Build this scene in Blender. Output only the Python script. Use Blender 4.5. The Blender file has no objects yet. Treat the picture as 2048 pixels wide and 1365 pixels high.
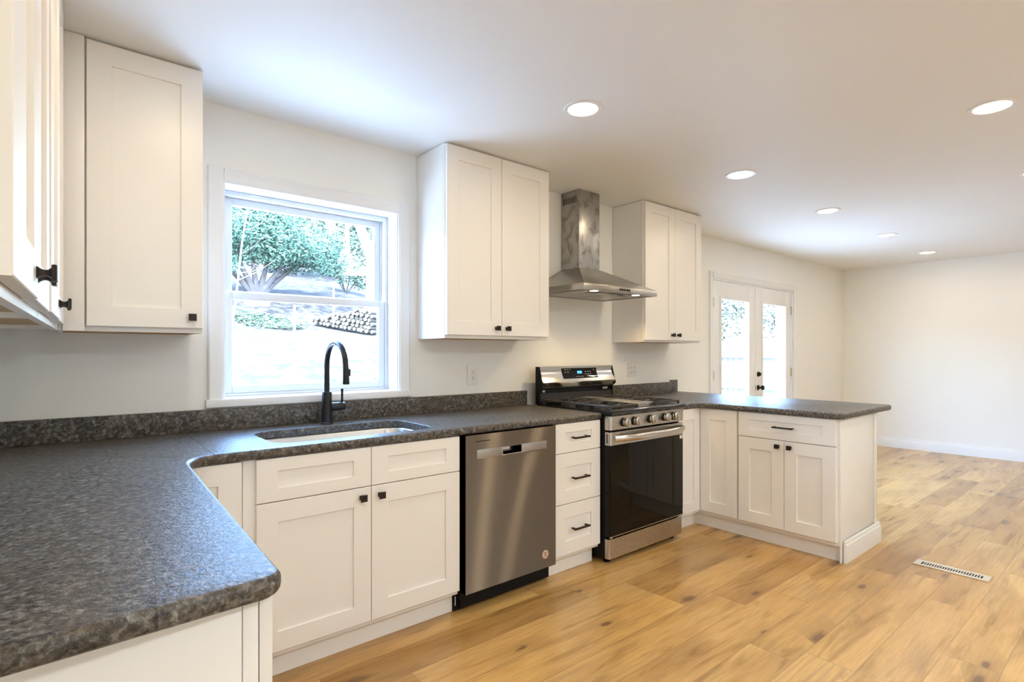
import bpy, bmesh, math, random
from mathutils import Vector, Matrix
R = math.radians
scn = bpy.context.scene
C = scn.collection

# ---------------------------------------------------------------- camera
cd = bpy.data.cameras.new('camera')
cam = bpy.data.objects.new('camera', cd); C.objects.link(cam)
cam.location = (-2.0949, -2.8200, 1.2583)
cam.rotation_euler = (R(90), 0, R(-39.706))
cd.sensor_fit = 'HORIZONTAL'; cd.sensor_width = 36.0
cd.lens = 1088.78 / 2048 * 36
cd.shift_y = 22.23 / 2048
cd.clip_start = 0.02; cd.clip_end = 300
scn.camera = cam

# ---------------------------------------------------------------- exposure, world, daylight
scn.view_settings.view_transform = 'Standard'
scn.view_settings.look = 'None'
scn.view_settings.gamma = 1.0
scn.view_settings.use_curve_mapping = False
scn.view_settings.exposure = 0.0
scn.cycles.use_denoising = True
scn.cycles.max_bounces = 14
scn.cycles.diffuse_bounces = 8
scn.cycles.glossy_bounces = 5
scn.cycles.transparent_max_bounces = 16
scn.cycles.sample_clamp_indirect = 8.0
SKY = 11.0
LAMP_W = 4.45
HOOD_W = 1.5
FILL_W = 27.0  # power of the added fill lamps behind the camera
WARM = (1.0, 0.82, 0.54)
w = bpy.data.worlds.new('sky'); scn.world = w; w.use_nodes = True
nt = w.node_tree
sky = nt.nodes.new('ShaderNodeTexSky'); sky.sky_type = 'NISHITA'
sky.sun_disc = False; sky.sun_elevation = R(42); sky.sun_rotation = R(200)
sky.air_density = 1.0; sky.dust_density = 2.5; sky.ozone_density = 1.0
nt.nodes['Background'].inputs['Strength'].default_value = SKY
tint = nt.nodes.new('ShaderNodeMix'); tint.data_type = 'RGBA'; tint.blend_type = 'MULTIPLY'; tint.inputs[0].default_value = 1.0
tint.inputs[7].default_value = (.76, .90, 1.02, 1)      # white balance set for the lamps: daylight reads cool
nt.links.new(sky.outputs['Color'], tint.inputs[6])
nt.links.new(tint.outputs[2], nt.nodes['Background'].inputs['Color'])
sd = bpy.data.lights.new('sun', 'SUN'); sd.energy = 104.0; sd.angle = R(2); sd.color = (0.69, 0.84, 0.93)
sun = bpy.data.objects.new('sun', sd); C.objects.link(sun)
sun.rotation_euler = Vector((0.47, -0.06, -0.88)).to_track_quat('-Z', 'Y').to_euler()

def portal(name, loc, rot, sx, sy):
    l = bpy.data.lights.new(name, 'AREA'); l.shape = 'RECTANGLE'; l.size = sx; l.size_y = sy
    l.cycles.is_portal = True
    o = bpy.data.objects.new(name, l); C.objects.link(o); o.location = loc; o.rotation_euler = rot
portal('window_portal', (-1.055, 0.24, 1.55), (R(-90), 0, 0), 0.92, 1.02)
portal('door_portal', (3.855, 0.30, 1.2), (R(-90), 0, 0), 1.7, 2.0)

# ---------------------------------------------------------------- materials
MATS = {}
def mat(name, col=(.8,.8,.8), rough=.5, metal=0, spec=.5, emit=None, estr=0, aniso=0, coat=0):
    m = bpy.data.materials.new(name); m.use_nodes = True
    b = m.node_tree.nodes['Principled BSDF']
    b.inputs['Base Color'].default_value = (*col, 1)
    b.inputs['Roughness'].default_value = rough
    b.inputs['Metallic'].default_value = metal
    b.inputs['Specular IOR Level'].default_value = spec
    b.inputs['Anisotropic'].default_value = aniso
    b.inputs['Coat Weight'].default_value = coat
    if emit:
        b.inputs['Emission Color'].default_value = (*emit, 1); b.inputs['Emission Strength'].default_value = estr
    MATS[name] = m
    return m
class NB:
    """small node-tree writer"""
    def __init__(s, m): s.t = m.node_tree; s.b = s.t.nodes['Principled BSDF']
    def n(s, typ, **kw):
        nd = s.t.nodes.new(typ)
        for k, v in kw.items():
            if k.startswith('i_'):
                key = k[2:]; nd.inputs[int(key) if key.isdigit() else key].default_value = v
            else: setattr(nd, k, v)
        return nd
    def l(s, a, b): s.t.links.new(a, b)
    def math(s, op, a, b=None, c=None):
        nd = s.t.nodes.new('ShaderNodeMath'); nd.operation = op
        for i, x in enumerate((a, b, c)):
            if x is None: continue
            if isinstance(x, (int, float)): nd.inputs[i].default_value = x
            else: s.l(x, nd.inputs[i])
        return nd.outputs[0]
    def noise(s, vec, scale, detail=4, rough=.55, dist=0):
        nd = s.n('ShaderNodeTexNoise'); nd.inputs['Scale'].default_value = scale
        nd.inputs['Detail'].default_value = detail; nd.inputs['Roughness'].default_value = rough
        nd.inputs['Distortion'].default_value = dist
        if vec is not None: s.l(vec, nd.inputs['Vector'])
        return nd.outputs['Fac']
    def ramp(s, fac, stops):
        nd = s.n('ShaderNodeValToRGB'); e = nd.color_ramp.elements
        while len(e) < len(stops): e.new(.5)
        for q, (p, c) in zip(e, stops): q.position = p; q.color = (*c, 1) if len(c) == 3 else c
        s.l(fac, nd.inputs['Fac']); return nd.outputs['Color']
    def mix(s, fac, a, b, blend='MIX'):
        nd = s.n('ShaderNodeMix', data_type='RGBA', blend_type=blend)
        for sock, x in ((nd.inputs[0], fac), (nd.inputs[6], a), (nd.inputs[7], b)):
            if isinstance(x, (int, float)): sock.default_value = x
            elif isinstance(x, tuple): sock.default_value = (*x, 1)
            else: s.l(x, sock)
        return nd.outputs[2]
    def bump(s, h, strength, dist=.01):
        nd = s.n('ShaderNodeBump'); nd.inputs['Strength'].default_value = strength; nd.inputs['Distance'].default_value = dist
        s.l(h, nd.inputs['Height']); s.l(nd.outputs['Normal'], s.b.inputs['Normal'])
    def pos(s, scale=(1,1,1)):
        g = s.n('ShaderNodeNewGeometry'); m = s.n('ShaderNodeMapping'); m.inputs['Scale'].default_value = scale
        s.l(g.outputs['Position'], m.inputs['Vector']); return m.outputs['Vector']

def painted(name, col, rough, spec=.5, orange=.02):
    m = mat(name, col, rough, spec=spec); k = NB(m)
    v = k.pos()
    k.l(k.ramp(k.noise(v, 1.3, 2), [(0, tuple(c*.985 for c in col)), (1, col)]), k.b.inputs['Base Color'])
    if orange: k.bump(k.noise(v, 260, 2), orange, .002)
    return m
painted('wall_paint', (.85, .842, .805), .62)
painted('ceiling_paint', (.82, .82, .80), .55)
painted('cabinet_paint', (.84, .82, .785), .34, orange=0)
painted('trim_paint', (.82, .825, .825), .32, orange=0)
painted('vinyl', (.72, .74, .76), .32, orange=0)
painted('vent_beige', (.60, .53, .42), .4, orange=0)
mat('plywood', (.55, .36, .19), .6)
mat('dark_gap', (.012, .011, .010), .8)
mat('bronze', (.028, .021, .017), .38, metal=.6)
mat('black_metal', (.016, .016, .018), .30, metal=.4)
mat('black_enamel', (.008, .008, .009), .10, coat=.3)
mat('black_plastic', (.007, .007, .008), .5, spec=.15)
mat('cast_iron', (.035, .031, .028), .36)
mat('oven_glass', (.004, .0035, .003), .05, spec=.2)
mat('white_plastic', (.80, .78, .74), .4)
mat('nickel', (.50, .48, .45), .35, metal=1)
mat('sticker', (.62, .47, .38), .5)
mat('sticker_ink', (.22, .09, .05), .6)
mat('display_digit', (.05, .2, .6), .5, emit=(.06, .38, 1.0), estr=6)
mat('panel_ink', (.30, .32, .36), .5)
mat('lens', (1, .95, .85), .5, emit=(1.0, .86, .66), estr=9)
mat('hood_lens', (1, .95, .85), .5, emit=(1.0, .84, .60), estr=9)

def steel(name, col, rough, stretch, aniso=.6, var=.1):
    m = mat(name, col, rough, metal=1, aniso=aniso); k = NB(m)
    v = k.pos(stretch)
    f = k.noise(v, 420, 2, .5)
    k.l(k.ramp(f, [(.2, tuple(c*(1-var) for c in col)), (.8, col)]), k.b.inputs['Base Color'])
    rr = k.n('ShaderNodeMapRange'); rr.inputs[3].default_value = rough*.85; rr.inputs[4].default_value = rough*1.2
    k.l(f, rr.inputs[0]); k.l(rr.outputs[0], k.b.inputs['Roughness'])
    tg = k.n('ShaderNodeCombineXYZ'); tg.inputs[2].default_value = 1.0; k.l(tg.outputs[0], k.b.inputs['Tangent'])
    return m
steel('steel', (.56, .54, .51), .27, (.15, 1, 8))
steel('hood_steel', (.42, .40, .37), .29, (.15, 1, 8))
steel('steel_handle', (.62, .60, .57), .24, (.15, 1, 8))
steel('steel_bright', (.66, .66, .66), .16, (.2, 1, 6), aniso=.3)
steel('sink_steel', (.62, .60, .57), .34, (.3, 3, 3))
steel('dishwasher_steel', (.33, .315, .30), .60, (.12, 1, 8), aniso=1.0, var=.05)
steel('band_steel', (.40, .385, .37), .5, (.12, 1, 8), aniso=.3, var=.05)
# long-grain brushed door: reflections draw out into upright streaks
m = MATS['dishwasher_steel']; k = NB(m)
ga = k.n('ShaderNodeBsdfAnisotropic'); ga.distribution = 'GGX'; ga.inputs['Color'].default_value = (.37, .325, .28, 1)
ga.inputs['Roughness'].default_value = .42; ga.inputs['Anisotropy'].default_value = .925
tx = k.n('ShaderNodeCombineXYZ'); tx.inputs[0].default_value = 1.0; k.l(tx.outputs[0], ga.inputs['Tangent'])
ms = k.n('ShaderNodeMixShader'); ms.inputs[0].default_value = .85
k.l(k.b.outputs[0], ms.inputs[1]); k.l(ga.outputs[0], ms.inputs[2])
k.l(ms.outputs[0], m.node_tree.nodes['Material Output'].inputs['Surface'])
m = mat('smudged_steel', (.5, .5, .5), .3, metal=1); k = NB(m)
v = k.pos((1, 1, .7))
sm = k.ramp(k.noise(v, 17, 5, .6, .6), [(.36, (.28, .26, .235)), (.52, (.46, .455, .45))])
k.l(sm, k.b.inputs['Base Color'])
k.l(k.ramp(k.noise(v, 14, 4), [(.35, (.40,)*3), (.65, (.28,)*3)]), k.b.inputs['Roughness'])

# clear panes: a thin sheet that passes light and mirrors a little
m = bpy.data.materials.new('clear_glass'); m.use_nodes = True; MATS['clear_glass'] = m
t = m.node_tree; t.nodes.clear()
o_ = t.nodes.new('ShaderNodeOutputMaterial'); mx = t.nodes.new('ShaderNodeMixShader')
tr = t.nodes.new('ShaderNodeBsdfTransparent'); tr.inputs[0].default_value = (.97, .985, .985, 1)
gl = t.nodes.new('ShaderNodeBsdfGlossy'); gl.inputs['Roughness'].default_value = .02
lw = t.nodes.new('ShaderNodeLayerWeight'); lw.inputs[0].default_value = .5
pw = t.nodes.new('ShaderNodeMath'); pw.operation = 'POWER'; pw.inputs[1].default_value = 4.0
fr = t.nodes.new('ShaderNodeMath'); fr.operation = 'MULTIPLY_ADD'; fr.inputs[1].default_value = .45; fr.inputs[2].default_value = .025
t.links.new(lw.outputs['Facing'], pw.inputs[0]); t.links.new(pw.outputs[0], fr.inputs[0])
t.links.new(fr.outputs[0], mx.inputs[0]); t.links.new(tr.outputs[0], mx.inputs[1]); t.links.new(gl.outputs[0], mx.inputs[2])
t.links.new(mx.outputs[0], o_.inputs[0])

# leathered dark granite
m = mat('granite', (.05, .045, .04), .37, spec=.35); k = NB(m)
v = k.pos()
base = k.ramp(k.noise(v, 75, 6, .68, .5), [(.34, (.014, .0125, .011)), (.46, (.054, .049, .043)), (.56, (.124, .114, .101)), (.70, (.31, .288, .258))])
spk = k.ramp(k.noise(v, 190, 3, .6), [(.60, (0, 0, 0)), (.70, (1, 1, 1))])
base = k.mix(k.math('MULTIPLY', spk, .42), base, (.26, .23, .20))
brn = k.ramp(k.noise(v, 22, 3), [(.48, (0, 0, 0)), (.66, (1, 1, 1))])
base = k.mix(k.math('MULTIPLY', brn, .35), base, (.11, .075, .045))
k.l(base, k.b.inputs['Base Color'])
h = k.math('ADD', k.noise(v, 70, 4, .6, .3), k.math('MULTIPLY', k.noise(v, 160, 2), .5))
k.bump(h, .42, .004)

# oak planks running along the back wall (x)
m = mat('oak_planks', (.5, .3, .15), .27, spec=.6); k = NB(m)
PW, PL = .185, 1.32
g = k.n('ShaderNodeNewGeometry'); sp = k.n('ShaderNodeSeparateXYZ'); k.l(g.outputs['Position'], sp.inputs[0])
X, Y = sp.outputs[0], sp.outputs[1]
yr = k.math('DIVIDE', Y, PW); row = k.math('FLOOR', yr); fy = k.math('FRACT', yr)
wn = k.n('ShaderNodeTexWhiteNoise', noise_dimensions='1D'); k.l(row, wn.inputs['W'])
xr = k.math('ADD', k.math('DIVIDE', X, PL), k.math('MULTIPLY', wn.outputs['Value'], 7.3))
colm = k.math('FLOOR', xr); fx = k.math('FRACT', xr)
cv = k.n('ShaderNodeCombineXYZ'); k.l(row, cv.inputs[0]); k.l(colm, cv.inputs[1])
wn2 = k.n('ShaderNodeTexWhiteNoise', noise_dimensions='2D'); k.l(cv.outputs[0], wn2.inputs['Vector'])
rnd = wn2.outputs['Value']
off = k.math('MULTIPLY', rnd, 37.0)
def gv(sx, sy):
    c = k.n('ShaderNodeCombineXYZ')
    k.l(k.math('ADD', k.math('MULTIPLY', X, sx), off), c.inputs[0]); k.l(k.math('ADD', k.math('MULTIPLY', Y, sy), off), c.inputs[1]); k.l(off, c.inputs[2])
    return c.outputs[0]
tone = k.ramp(rnd, [(0, (.40, .218, .068)), (.3, (.54, .312, .100)), (.7, (.64, .390, .138)), (1, (.47, .260, .082))])
fine = k.noise(gv(3.0, 46), 2.2, 5, .65, .3)
tone = k.mix(.34, tone, k.ramp(fine, [(.30, (.42, .38, .34)), (.56, (1, 1, 1))]), 'MULTIPLY')
mid = k.noise(gv(.9, 7), 1.9, 4, .6, .9)
tone = k.mix(.70, tone, k.ramp(mid, [(.30, (.48, .39, .30)), (.48, (1, 1, 1)), (.75, (1.14, 1.10, 1.02))]), 'MULTIPLY')
broad = k.noise(gv(.55, 2.2), 1.7, 3, .6, .6)
tone = k.mix(.55, tone, k.ramp(broad, [(.34, (.60, .51, .42)), (.54, (1, 1, 1))]), 'MULTIPLY')
# cathedral grain on some boards
wv = k.n('ShaderNodeTexWave', wave_type='BANDS', bands_direction='Y'); k.l(gv(.55, 5.0), wv.inputs['Vector'])
wv.inputs['Scale'].default_value = 1.9; wv.inputs['Distortion'].default_value = 9; wv.inputs['Detail'].default_value = 2; wv.inputs['Detail Scale'].default_value = .9
gate = k.ramp(k.noise(gv(.8, 1.2), 1.1, 1), [(.50, (0, 0, 0)), (.62, (1, 1, 1))])
tone = k.mix(k.math('MULTIPLY', gate, k.math('MULTIPLY', k.ramp(wv.outputs['Fac'], [(.55, (0, 0, 0)), (.9, (1, 1, 1))]), .34)), tone, (.30, .19, .10))
# knots
vo = k.n('ShaderNodeTexVoronoi', feature='F1', voronoi_dimensions='2D'); k.l(gv(1.25, 3.4), vo.inputs['Vector']); vo.inputs['Scale'].default_value = 1.25; vo.inputs['Randomness'].default_value = 1
sepc = k.n('ShaderNodeSeparateColor'); k.l(vo.outputs['Color'], sepc.inputs[0])
kd = k.math('ADD', vo.outputs['Distance'], k.math('MULTIPLY', k.math('SUBTRACT', k.noise(gv(7, 26), 1.5, 3), .5), .16))
kd = k.math('DIVIDE', kd, k.math('ADD', .45, k.math('MULTIPLY', sepc.outputs[1], .9)))
kn = k.ramp(kd, [(.035, (1, 1, 1)), (.115, (0, 0, 0))])
halo = k.ramp(kd, [(.06, (1, 1, 1)), (.45, (0, 0, 0))])
has = k.math('GREATER_THAN', sepc.outputs[0], .56)
kn = k.math('MULTIPLY', kn, has)
tone = k.mix(k.math('MULTIPLY', k.math('MULTIPLY', halo, has), .42), tone, (.26, .135, .045))
tone = k.mix(k.math('MULTIPLY', kn, .80), tone, (.13, .07, .03))
# seams
ex = k.math('MULTIPLY', k.math('MINIMUM', fx, k.math('SUBTRACT', 1.0, fx)), PL)
ey = k.math('MULTIPLY', k.math('MINIMUM', fy, k.math('SUBTRACT', 1.0, fy)), PW)
ed = k.math('MINIMUM', ex, ey)
seam = k.ramp(ed, [(.0008, (1, 1, 1)), (.0022, (0, 0, 0))])
tone = k.mix(k.math('MULTIPLY', seam, .42), tone, (.14, .08, .04))
k.l(tone, k.b.inputs['Base Color'])
hh = k.math('ADD', k.math('MULTIPLY', fine, .25), k.math('MULTIPLY', seam, -1.0))
k.bump(hh, .12, .003)

def mottled(name, stops, scale, rough=.9, detail=5, bump=0):
    m = mat(name, stops[0][1], rough, spec=.2); k = NB(m)
    v = k.pos()
    k.l(k.ramp(k.noise(v, scale, detail, .65), stops), k.b.inputs['Base Color'])
    if bump: k.bump(k.noise(v, scale*3, 3), bump, .03)
    return m
mottled('lawn', [(.43, (.006, .006, .007)), (.48, (.018, .0175, .0175)), (.53, (.028, .0275, .0275)), (.7, (.034, .0335, .0335))], 3.0, bump=.5, detail=9)
mottled('fence_leaf', [(.30, (.034, .050, .046)), (.7, (.070, .088, .080))], 5)
mottled('leaf_litter', [(.42, (.003, .003, .004)), (.48, (.009, .0085, .010)), (.54, (.017, .0163, .018)), (.7, (.024, .0232, .025))], 5.5, bump=.5, detail=9)
mottled('ivy', [(.30, (.016, .036, .028)), (.7, (.042, .064, .050))], 7)
mottled('juniper_leaf', [(.30, (.016, .045, .040)), (.7, (.045, .092, .078))], 5)
mottled('leaf', [(.30, (.020, .040, .036)), (.7, (.050, .080, .064))], 5)
mottled('pale_leaf', [(.30, (.045, .062, .054)), (.7, (.085, .100, .084))], 5)
mottled('bark', [(.30, (.014, .014, .018)), (.7, (.032, .032, .038))], 9, bump=.6)
mottled('pale_bark', [(.30, (.050, .047, .046)), (.7, (.085, .082, .080))], 6, bump=.4)
mottled('log_end', [(.30, (.017, .016, .016)), (.7, (.034, .032, .031))], 12)
mottled('log_bark', [(.30, (0.012, 0.011, 0.010)), (.7, (0.031, 0.028, 0.024))], 14)
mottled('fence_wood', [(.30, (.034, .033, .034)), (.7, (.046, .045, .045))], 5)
mottled('stone', [(.30, (.040, .039, .040)), (.7, (.065, .064, .064))], 4)
mottled('bounce_concrete', [(.3, (.80, .79, .78)), (.7, (.88, .88, .87))], 2.5)  # pale colour for the added slabs that bounce daylight indoors
mottled('stake_wood', [(.3, (.06, .06, .06)), (.7, (.08, .08, .08))], 5)

# ---------------------------------------------------------------- mesh helpers
def box(bm, x0, x1, y0, y1, z0, z1, M=None):
    vs = [Vector((x, y, z)) for x in (x0, x1) for y in (y0, y1) for z in (z0, z1)]
    if M is not None: vs = [M @ v for v in vs]
    v = [bm.verts.new(p) for p in vs]
    for f in ((0,1,3,2), (4,6,7,5), (0,4,5,1), (2,3,7,6), (0,2,6,4), (1,5,7,3)):
        bm.faces.new([v[i] for i in f])
    return v
def prism(bm, prof, a0, a1, mk):
    """closed profile [(p,q)] swept from a0 to a1; mk(a,p,q) -> xyz"""
    A = [bm.verts.new(mk(a0, p, q)) for p, q in prof]; B = [bm.verts.new(mk(a1, p, q)) for p, q in prof]
    n = len(prof)
    for i in range(n): bm.faces.new((A[i], A[(i+1) % n], B[(i+1) % n], B[i]))
    bm.faces.new(A); bm.faces.new(B[::-1])
def lathe(bm, prof, M, seg=24, rot=0, cap=True):
    """prof [(r,h)] round local z, placed by M"""
    rings = []
    for r, h in prof:
        rings.append([bm.verts.new(M @ Vector((r*math.cos(rot+2*math.pi*i/seg), r*math.sin(rot+2*math.pi*i/seg), h))) for i in range(seg)])
    for a, b in zip(rings, rings[1:]):
        for i in range(seg): bm.faces.new((a[i], a[(i+1) % seg], b[(i+1) % seg], b[i]))
    if cap: bm.faces.new(rings[0][::-1]); bm.faces.new(rings[-1])
def tube(bm, pts, rad, seg=12, cap=True):
    pts = [Vector(p) for p in pts]; n = len(pts)
    rads = rad if isinstance(rad, (list, tuple)) else [rad]*n
    up = None; rings = []
    for i in range(n):
        d = (pts[min(i+1, n-1)] - pts[max(i-1, 0)]).normalized()
        if up is None:
            up = Vector((0, 0, 1)) if abs(d.z) < .9 else Vector((1, 0, 0))
        s = d.cross(up).normalized(); up = s.cross(d).normalized()
        rings.append([bm.verts.new(pts[i] + (s*math.cos(2*math.pi*j/seg) + up*math.sin(2*math.pi*j/seg))*rads[i]) for j in range(seg)])
    for a, b in zip(rings, rings[1:]):
        for j in range(seg): bm.faces.new((a[j], a[(j+1) % seg], b[(j+1) % seg], b[j]))
    if cap: bm.faces.new(rings[0][::-1]); bm.faces.new(rings[-1])
def frame_m(o, u, n):
    """local (a along u, b along n outward, c up)"""
    u = Vector(u); n = Vector(n); z = Vector((0, 0, 1))
    M = Matrix((( u.x, n.x, z.x, o[0]), (u.y, n.y, z.y, o[1]), (u.z, n.z, z.z, o[2]), (0, 0, 0, 1)))
    return M
BACK = lambda x, y, z=0: frame_m((x, y, z), (1, 0, 0), (0, -1, 0))     # faces the room from the back wall
PEN = lambda x, y, z=0: frame_m((x, y, z), (0, -1, 0), (-1, 0, 0))     # faces the kitchen from the peninsula
LEFT = lambda x, y, z=0: frame_m((x, y, z), (0, 1, 0), (1, 0, 0))      # faces the room from the left wall

def obj(name, bm, m, parent=None, bevel=0, seg=2, smooth=40, recalc=True, at=None):
    """link one mesh object; vertices are in world space unless a parent thing carries an origin"""
    if recalc: bmesh.ops.recalc_face_normals(bm, faces=bm.faces)
    if bevel:
        ed = [e for e in bm.edges if len(e.link_faces) == 2 and e.calc_face_angle(0) > R(28)]
        if ed: bmesh.ops.bevel(bm, geom=ed, offset=bevel, segments=seg, profile=.5, affect='EDGES', clamp_overlap=True)
    me = bpy.data.meshes.new(name)
    org = Vector(at) if at is not None else (Vector(parent['_o']) if parent is not None and '_o' in parent else None)
    if org is not None:
        for v in bm.verts: v.co -= org
    bm.to_mesh(me); bm.free()
    for mm in (m if isinstance(m, (list, tuple)) else [m]): me.materials.append(MATS[mm])
    if smooth:
        for p in me.polygons: p.use_smooth = True
        me.set_sharp_from_angle(angle=R(smooth))
    o = bpy.data.objects.new(name, me); C.objects.link(o)
    if parent is not None:
        o.parent = parent
        if org is not None: o['_o'] = list(org)
    elif org is not None:
        o.location = org
    return o
def tag(o, label, cat, group=None):
    o['label'] = label; o['category'] = cat
    if group: o['group'] = group
    return o
def thing(name, label, cat, loc, group=None, rz=0):
    o = bpy.data.objects.new(name, None); C.objects.link(o)
    o.location = loc; o.rotation_euler = (0, 0, rz); o['_o'] = list(loc); o.empty_display_size = .1
    return tag(o, label, cat, group)
def struct(name, bm, m, parent=None, **kw):
    o = obj(name, bm, m, parent, **kw)
    if parent is None: o['kind'] = 'structure'
    return o
def struct_root(name, loc):
    o = bpy.data.objects.new(name, None); C.objects.link(o); o.location = loc; o['_o'] = list(loc); o['kind'] = 'structure'
    return o
def B(): return bmesh.new()

# ---------------------------------------------------------------- cabinet pieces
def shaker_bm(M, w_, h_, t=.02, st=.0755, rail=None, rec=.009):
    """five-piece door: frame of stiles and rails round a sunk flat panel; local a 0..w, c 0..h, front at b=0"""
    rail = st if rail is None else rail
    bm = B()
    def P(a, b, c): return bm.verts.new(M @ Vector((a, b, c)))
    e = .0016
    bk = [P(a, -t, c) for a, c in ((0,0), (w_,0), (w_,h_), (0,h_))]
    s1 = [P(a, -e, c) for a, c in ((0,0), (w_,0), (w_,h_), (0,h_))]
    s2 = [P(a, 0, c) for a, c in ((e,e), (w_-e,e), (w_-e,h_-e), (e,h_-e))]
    i1 = [P(a, 0, c) for a, c in ((st,rail), (w_-st,rail), (w_-st,h_-rail), (st,h_-rail))]
    i2 = [P(a, -.0012, c) for a, c in ((st+.001,rail+.001), (w_-st-.001,rail+.001), (w_-st-.001,h_-rail-.001), (st+.001,h_-rail-.001))]
    i3 = [P(a, -rec, c) for a, c in ((st+.0015,rail+.0015), (w_-st-.0015,rail+.0015), (w_-st-.0015,h_-rail-.0015), (st+.0015,h_-rail-.0015))]
    for A_, B_ in ((bk, s1), (s1, s2), (s2, i1), (i1, i2), (i2, i3)):
        for q in range(4): bm.faces.new((A_[q], A_[(q+1) % 4], B_[(q+1) % 4], B_[q]))
    bm.faces.new(bk); bm.faces.new(i3)
    return bm
def door(name, M, w_, h_, parent, **kw):
    return obj(name, shaker_bm(M, w_, h_, **kw), 'cabinet_paint', parent, smooth=0)
def knob(M, a, c, parent):
    """square dark knob, flared at both ends, on the door face at (a,c)"""
    bm = B(); q = math.sqrt(2)
    K = M @ Matrix.Translation((a, 0, c)) @ Matrix(((1,0,0,0),(0,0,1,0),(0,1,0,0),(0,0,0,1)))
    lathe(bm, [(r*q, h) for r, h in ((.0095,0), (.0095,.002), (.0070,.005), (.0052,.009), (.0048,.012), (.0056,.016), (.0085,.0195), (.0135,.0205), (.0140,.0215), (.0140,.0265), (.0128,.0278))], K, 4, rot=math.pi/4)
    return obj('knob', bm, 'bronze', parent, smooth=30)
def pull(M, a, c, parent, w_=.128):
    """flat bar pull on two posts"""
    bm = B()
    box(bm, a-w_/2, a+w_/2, .026, .034, c-.0052, c+.0052, M)
    for s in (-1, 1): box(bm, a+s*(w_/2-.010)-.0055, a+s*(w_/2-.010)+.0055, 0, .027, c-.0048, c+.0048, M)
    return obj('handle', bm, 'bronze', parent, bevel=.0012)
def boxpart(name, dims, m, parent, bevel=0, M=None, smooth=40):
    bm = B(); box(bm, *dims, M=M); return obj(name, bm, m, parent, bevel=bevel, smooth=smooth)

# key planes, from the photograph
CZ = 2.408            # ceiling
CT, CB = .8965, .8605 # worktop top and underside
FB = -.669            # base door fronts
FU = -.3165           # wall-cabinet door fronts
YR = .0956            # recessed wall with the French doors
XE = 2.058            # end of the kitchen wall
XR = 6.38             # far wall
XL = -2.46            # left wall
YF = -4.70            # wall behind the camera

# ---------------------------------------------------------------- room shell
def wall_holes(name, axis, p0, p1, a0, a1, z0, z1, holes, m='wall_paint'):
    """slab from p0 to p1 along its normal, a0..a1 along its length, with rectangular openings (a,b,z,z)"""
    bm = B()
    def put(a, b, c, d):
        if b - a < 1e-5 or d - c < 1e-5: return
        if axis == 'y': box(bm, a, b, p0, p1, c, d)
        else: box(bm, p0, p1, a, b, c, d)
    cur = a0
    for (h0, h1, hz0, hz1) in sorted(holes):
        put(cur, h0, z0, z1); put(h0, h1, z0, hz0); put(h0, h1, hz1, z1); cur = h1
    put(cur, a1, z0, z1)
    return struct(name, bm, m, smooth=0)
WX0, WX1, WZ0, WZ1 = -1.512, -.598, 1.035, 2.062       # kitchen window opening
DX0, DX1, DZ1 = 2.925, 4.785, 2.02                     # French door opening
FLOOR_X1 = XR + .1
bm = B(); box(bm, XL-.2, XR+.2, YF-.2, .40, -.05, 0); struct('floor', bm, 'oak_planks', smooth=0)
bm = B(); box(bm, XL-.2, XR+.2, YF-.2, .45, CZ, CZ+.1); struct('ceiling', bm, 'ceiling_paint', smooth=0)
wall_holes('wall_back', 'y', 0, .22, XL-.1, XE, 0, CZ, [(WX0, WX1, WZ0, WZ1)])
wall_holes('wall_rear', 'y', YR, .30, XE, XR+.1, 0, CZ, [(DX0, DX1, 0, DZ1)])
wall_holes('wall_right', 'x', XR, XR+.15, YF-.15, YR+.2, 0, CZ, [])
wall_holes('wall_left', 'x', XL-.15, XL, YF-.15, .2, 0, CZ, [])
wall_holes('wall_front', 'y', YF-.15, YF, XL-.1, XR+.1, 0, CZ, [])

def baseboard(name, pts):
    """moulded skirting: profile (depth, height) along x or y on the wall's room side"""
    prof = [(0,0), (.014,0), (.014,.098), (.012,.106), (.008,.112), (.008,.124), (.005,.130), (0,.130)]
    bm = B()
    for ax, w0, s, a0, a1 in pts:
        if ax == 'x': prism(bm, prof, a0, a1, lambda a, p, q: (w0+s*p, a, q))
        else: prism(bm, prof, a0, a1, lambda a, p, q: (a, w0+s*p, q))
    return struct(name, bm, 'trim_paint', smooth=25)
baseboard('baseboard_right', [('x', XR, -1, YF, YR)])
baseboard('baseboard_rear', [('y', YR, -1, DX1+.075, XR-.014), ('y', YR, -1, 2.30, DX0-.075)])
baseboard('baseboard_front', [('y', YF, 1, XL, XR-.014)])

# --- kitchen window
W = struct_root('window_1', ((WX0+WX1)/2, 0, WZ0))
def casing(bm, x0, x1, z0, z1, y, wd=.068, sides='LRT'):
    """moulded casing on the wall round an opening"""
    pf = [(0,0), (0,.009), (.008,.014), (.016,.016), (.040,.017), (.050,.021), (.062,.021), (wd,.015), (wd,0)]
    if 'L' in sides: prism(bm, pf, z0, z1+wd, lambda a, p, q: (x0-p, y-q, a))
    if 'R' in sides: prism(bm, pf, z0, z1+wd, lambda a, p, q: (x1+p, y-q, a))
    if 'T' in sides: prism(bm, pf, x0, x1, lambda a, p, q: (a, y-q, z1+p))
bm = B(); casing(bm, WX0+.006, WX1-.006, 1.039, WZ1-.012, 0); obj('casing', bm, 'trim_paint', W, smooth=30)
bm = B(); box(bm, -1.583, -.522, -.026, .0, 1.003, 1.039); obj('apron', bm, 'trim_paint', W, bevel=.002)
bm = B()
t_ = .012
box(bm, WX0, WX0+t_, 0, .145, WZ0, WZ1); box(bm, WX1-t_, WX1, 0, .145, WZ0, WZ1)
box(bm, WX0+t_, WX1-t_, 0, .145, WZ1-t_, WZ1); box(bm, WX0+t_, WX1-t_, -.004, .145, WZ0, 1.041)
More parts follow.
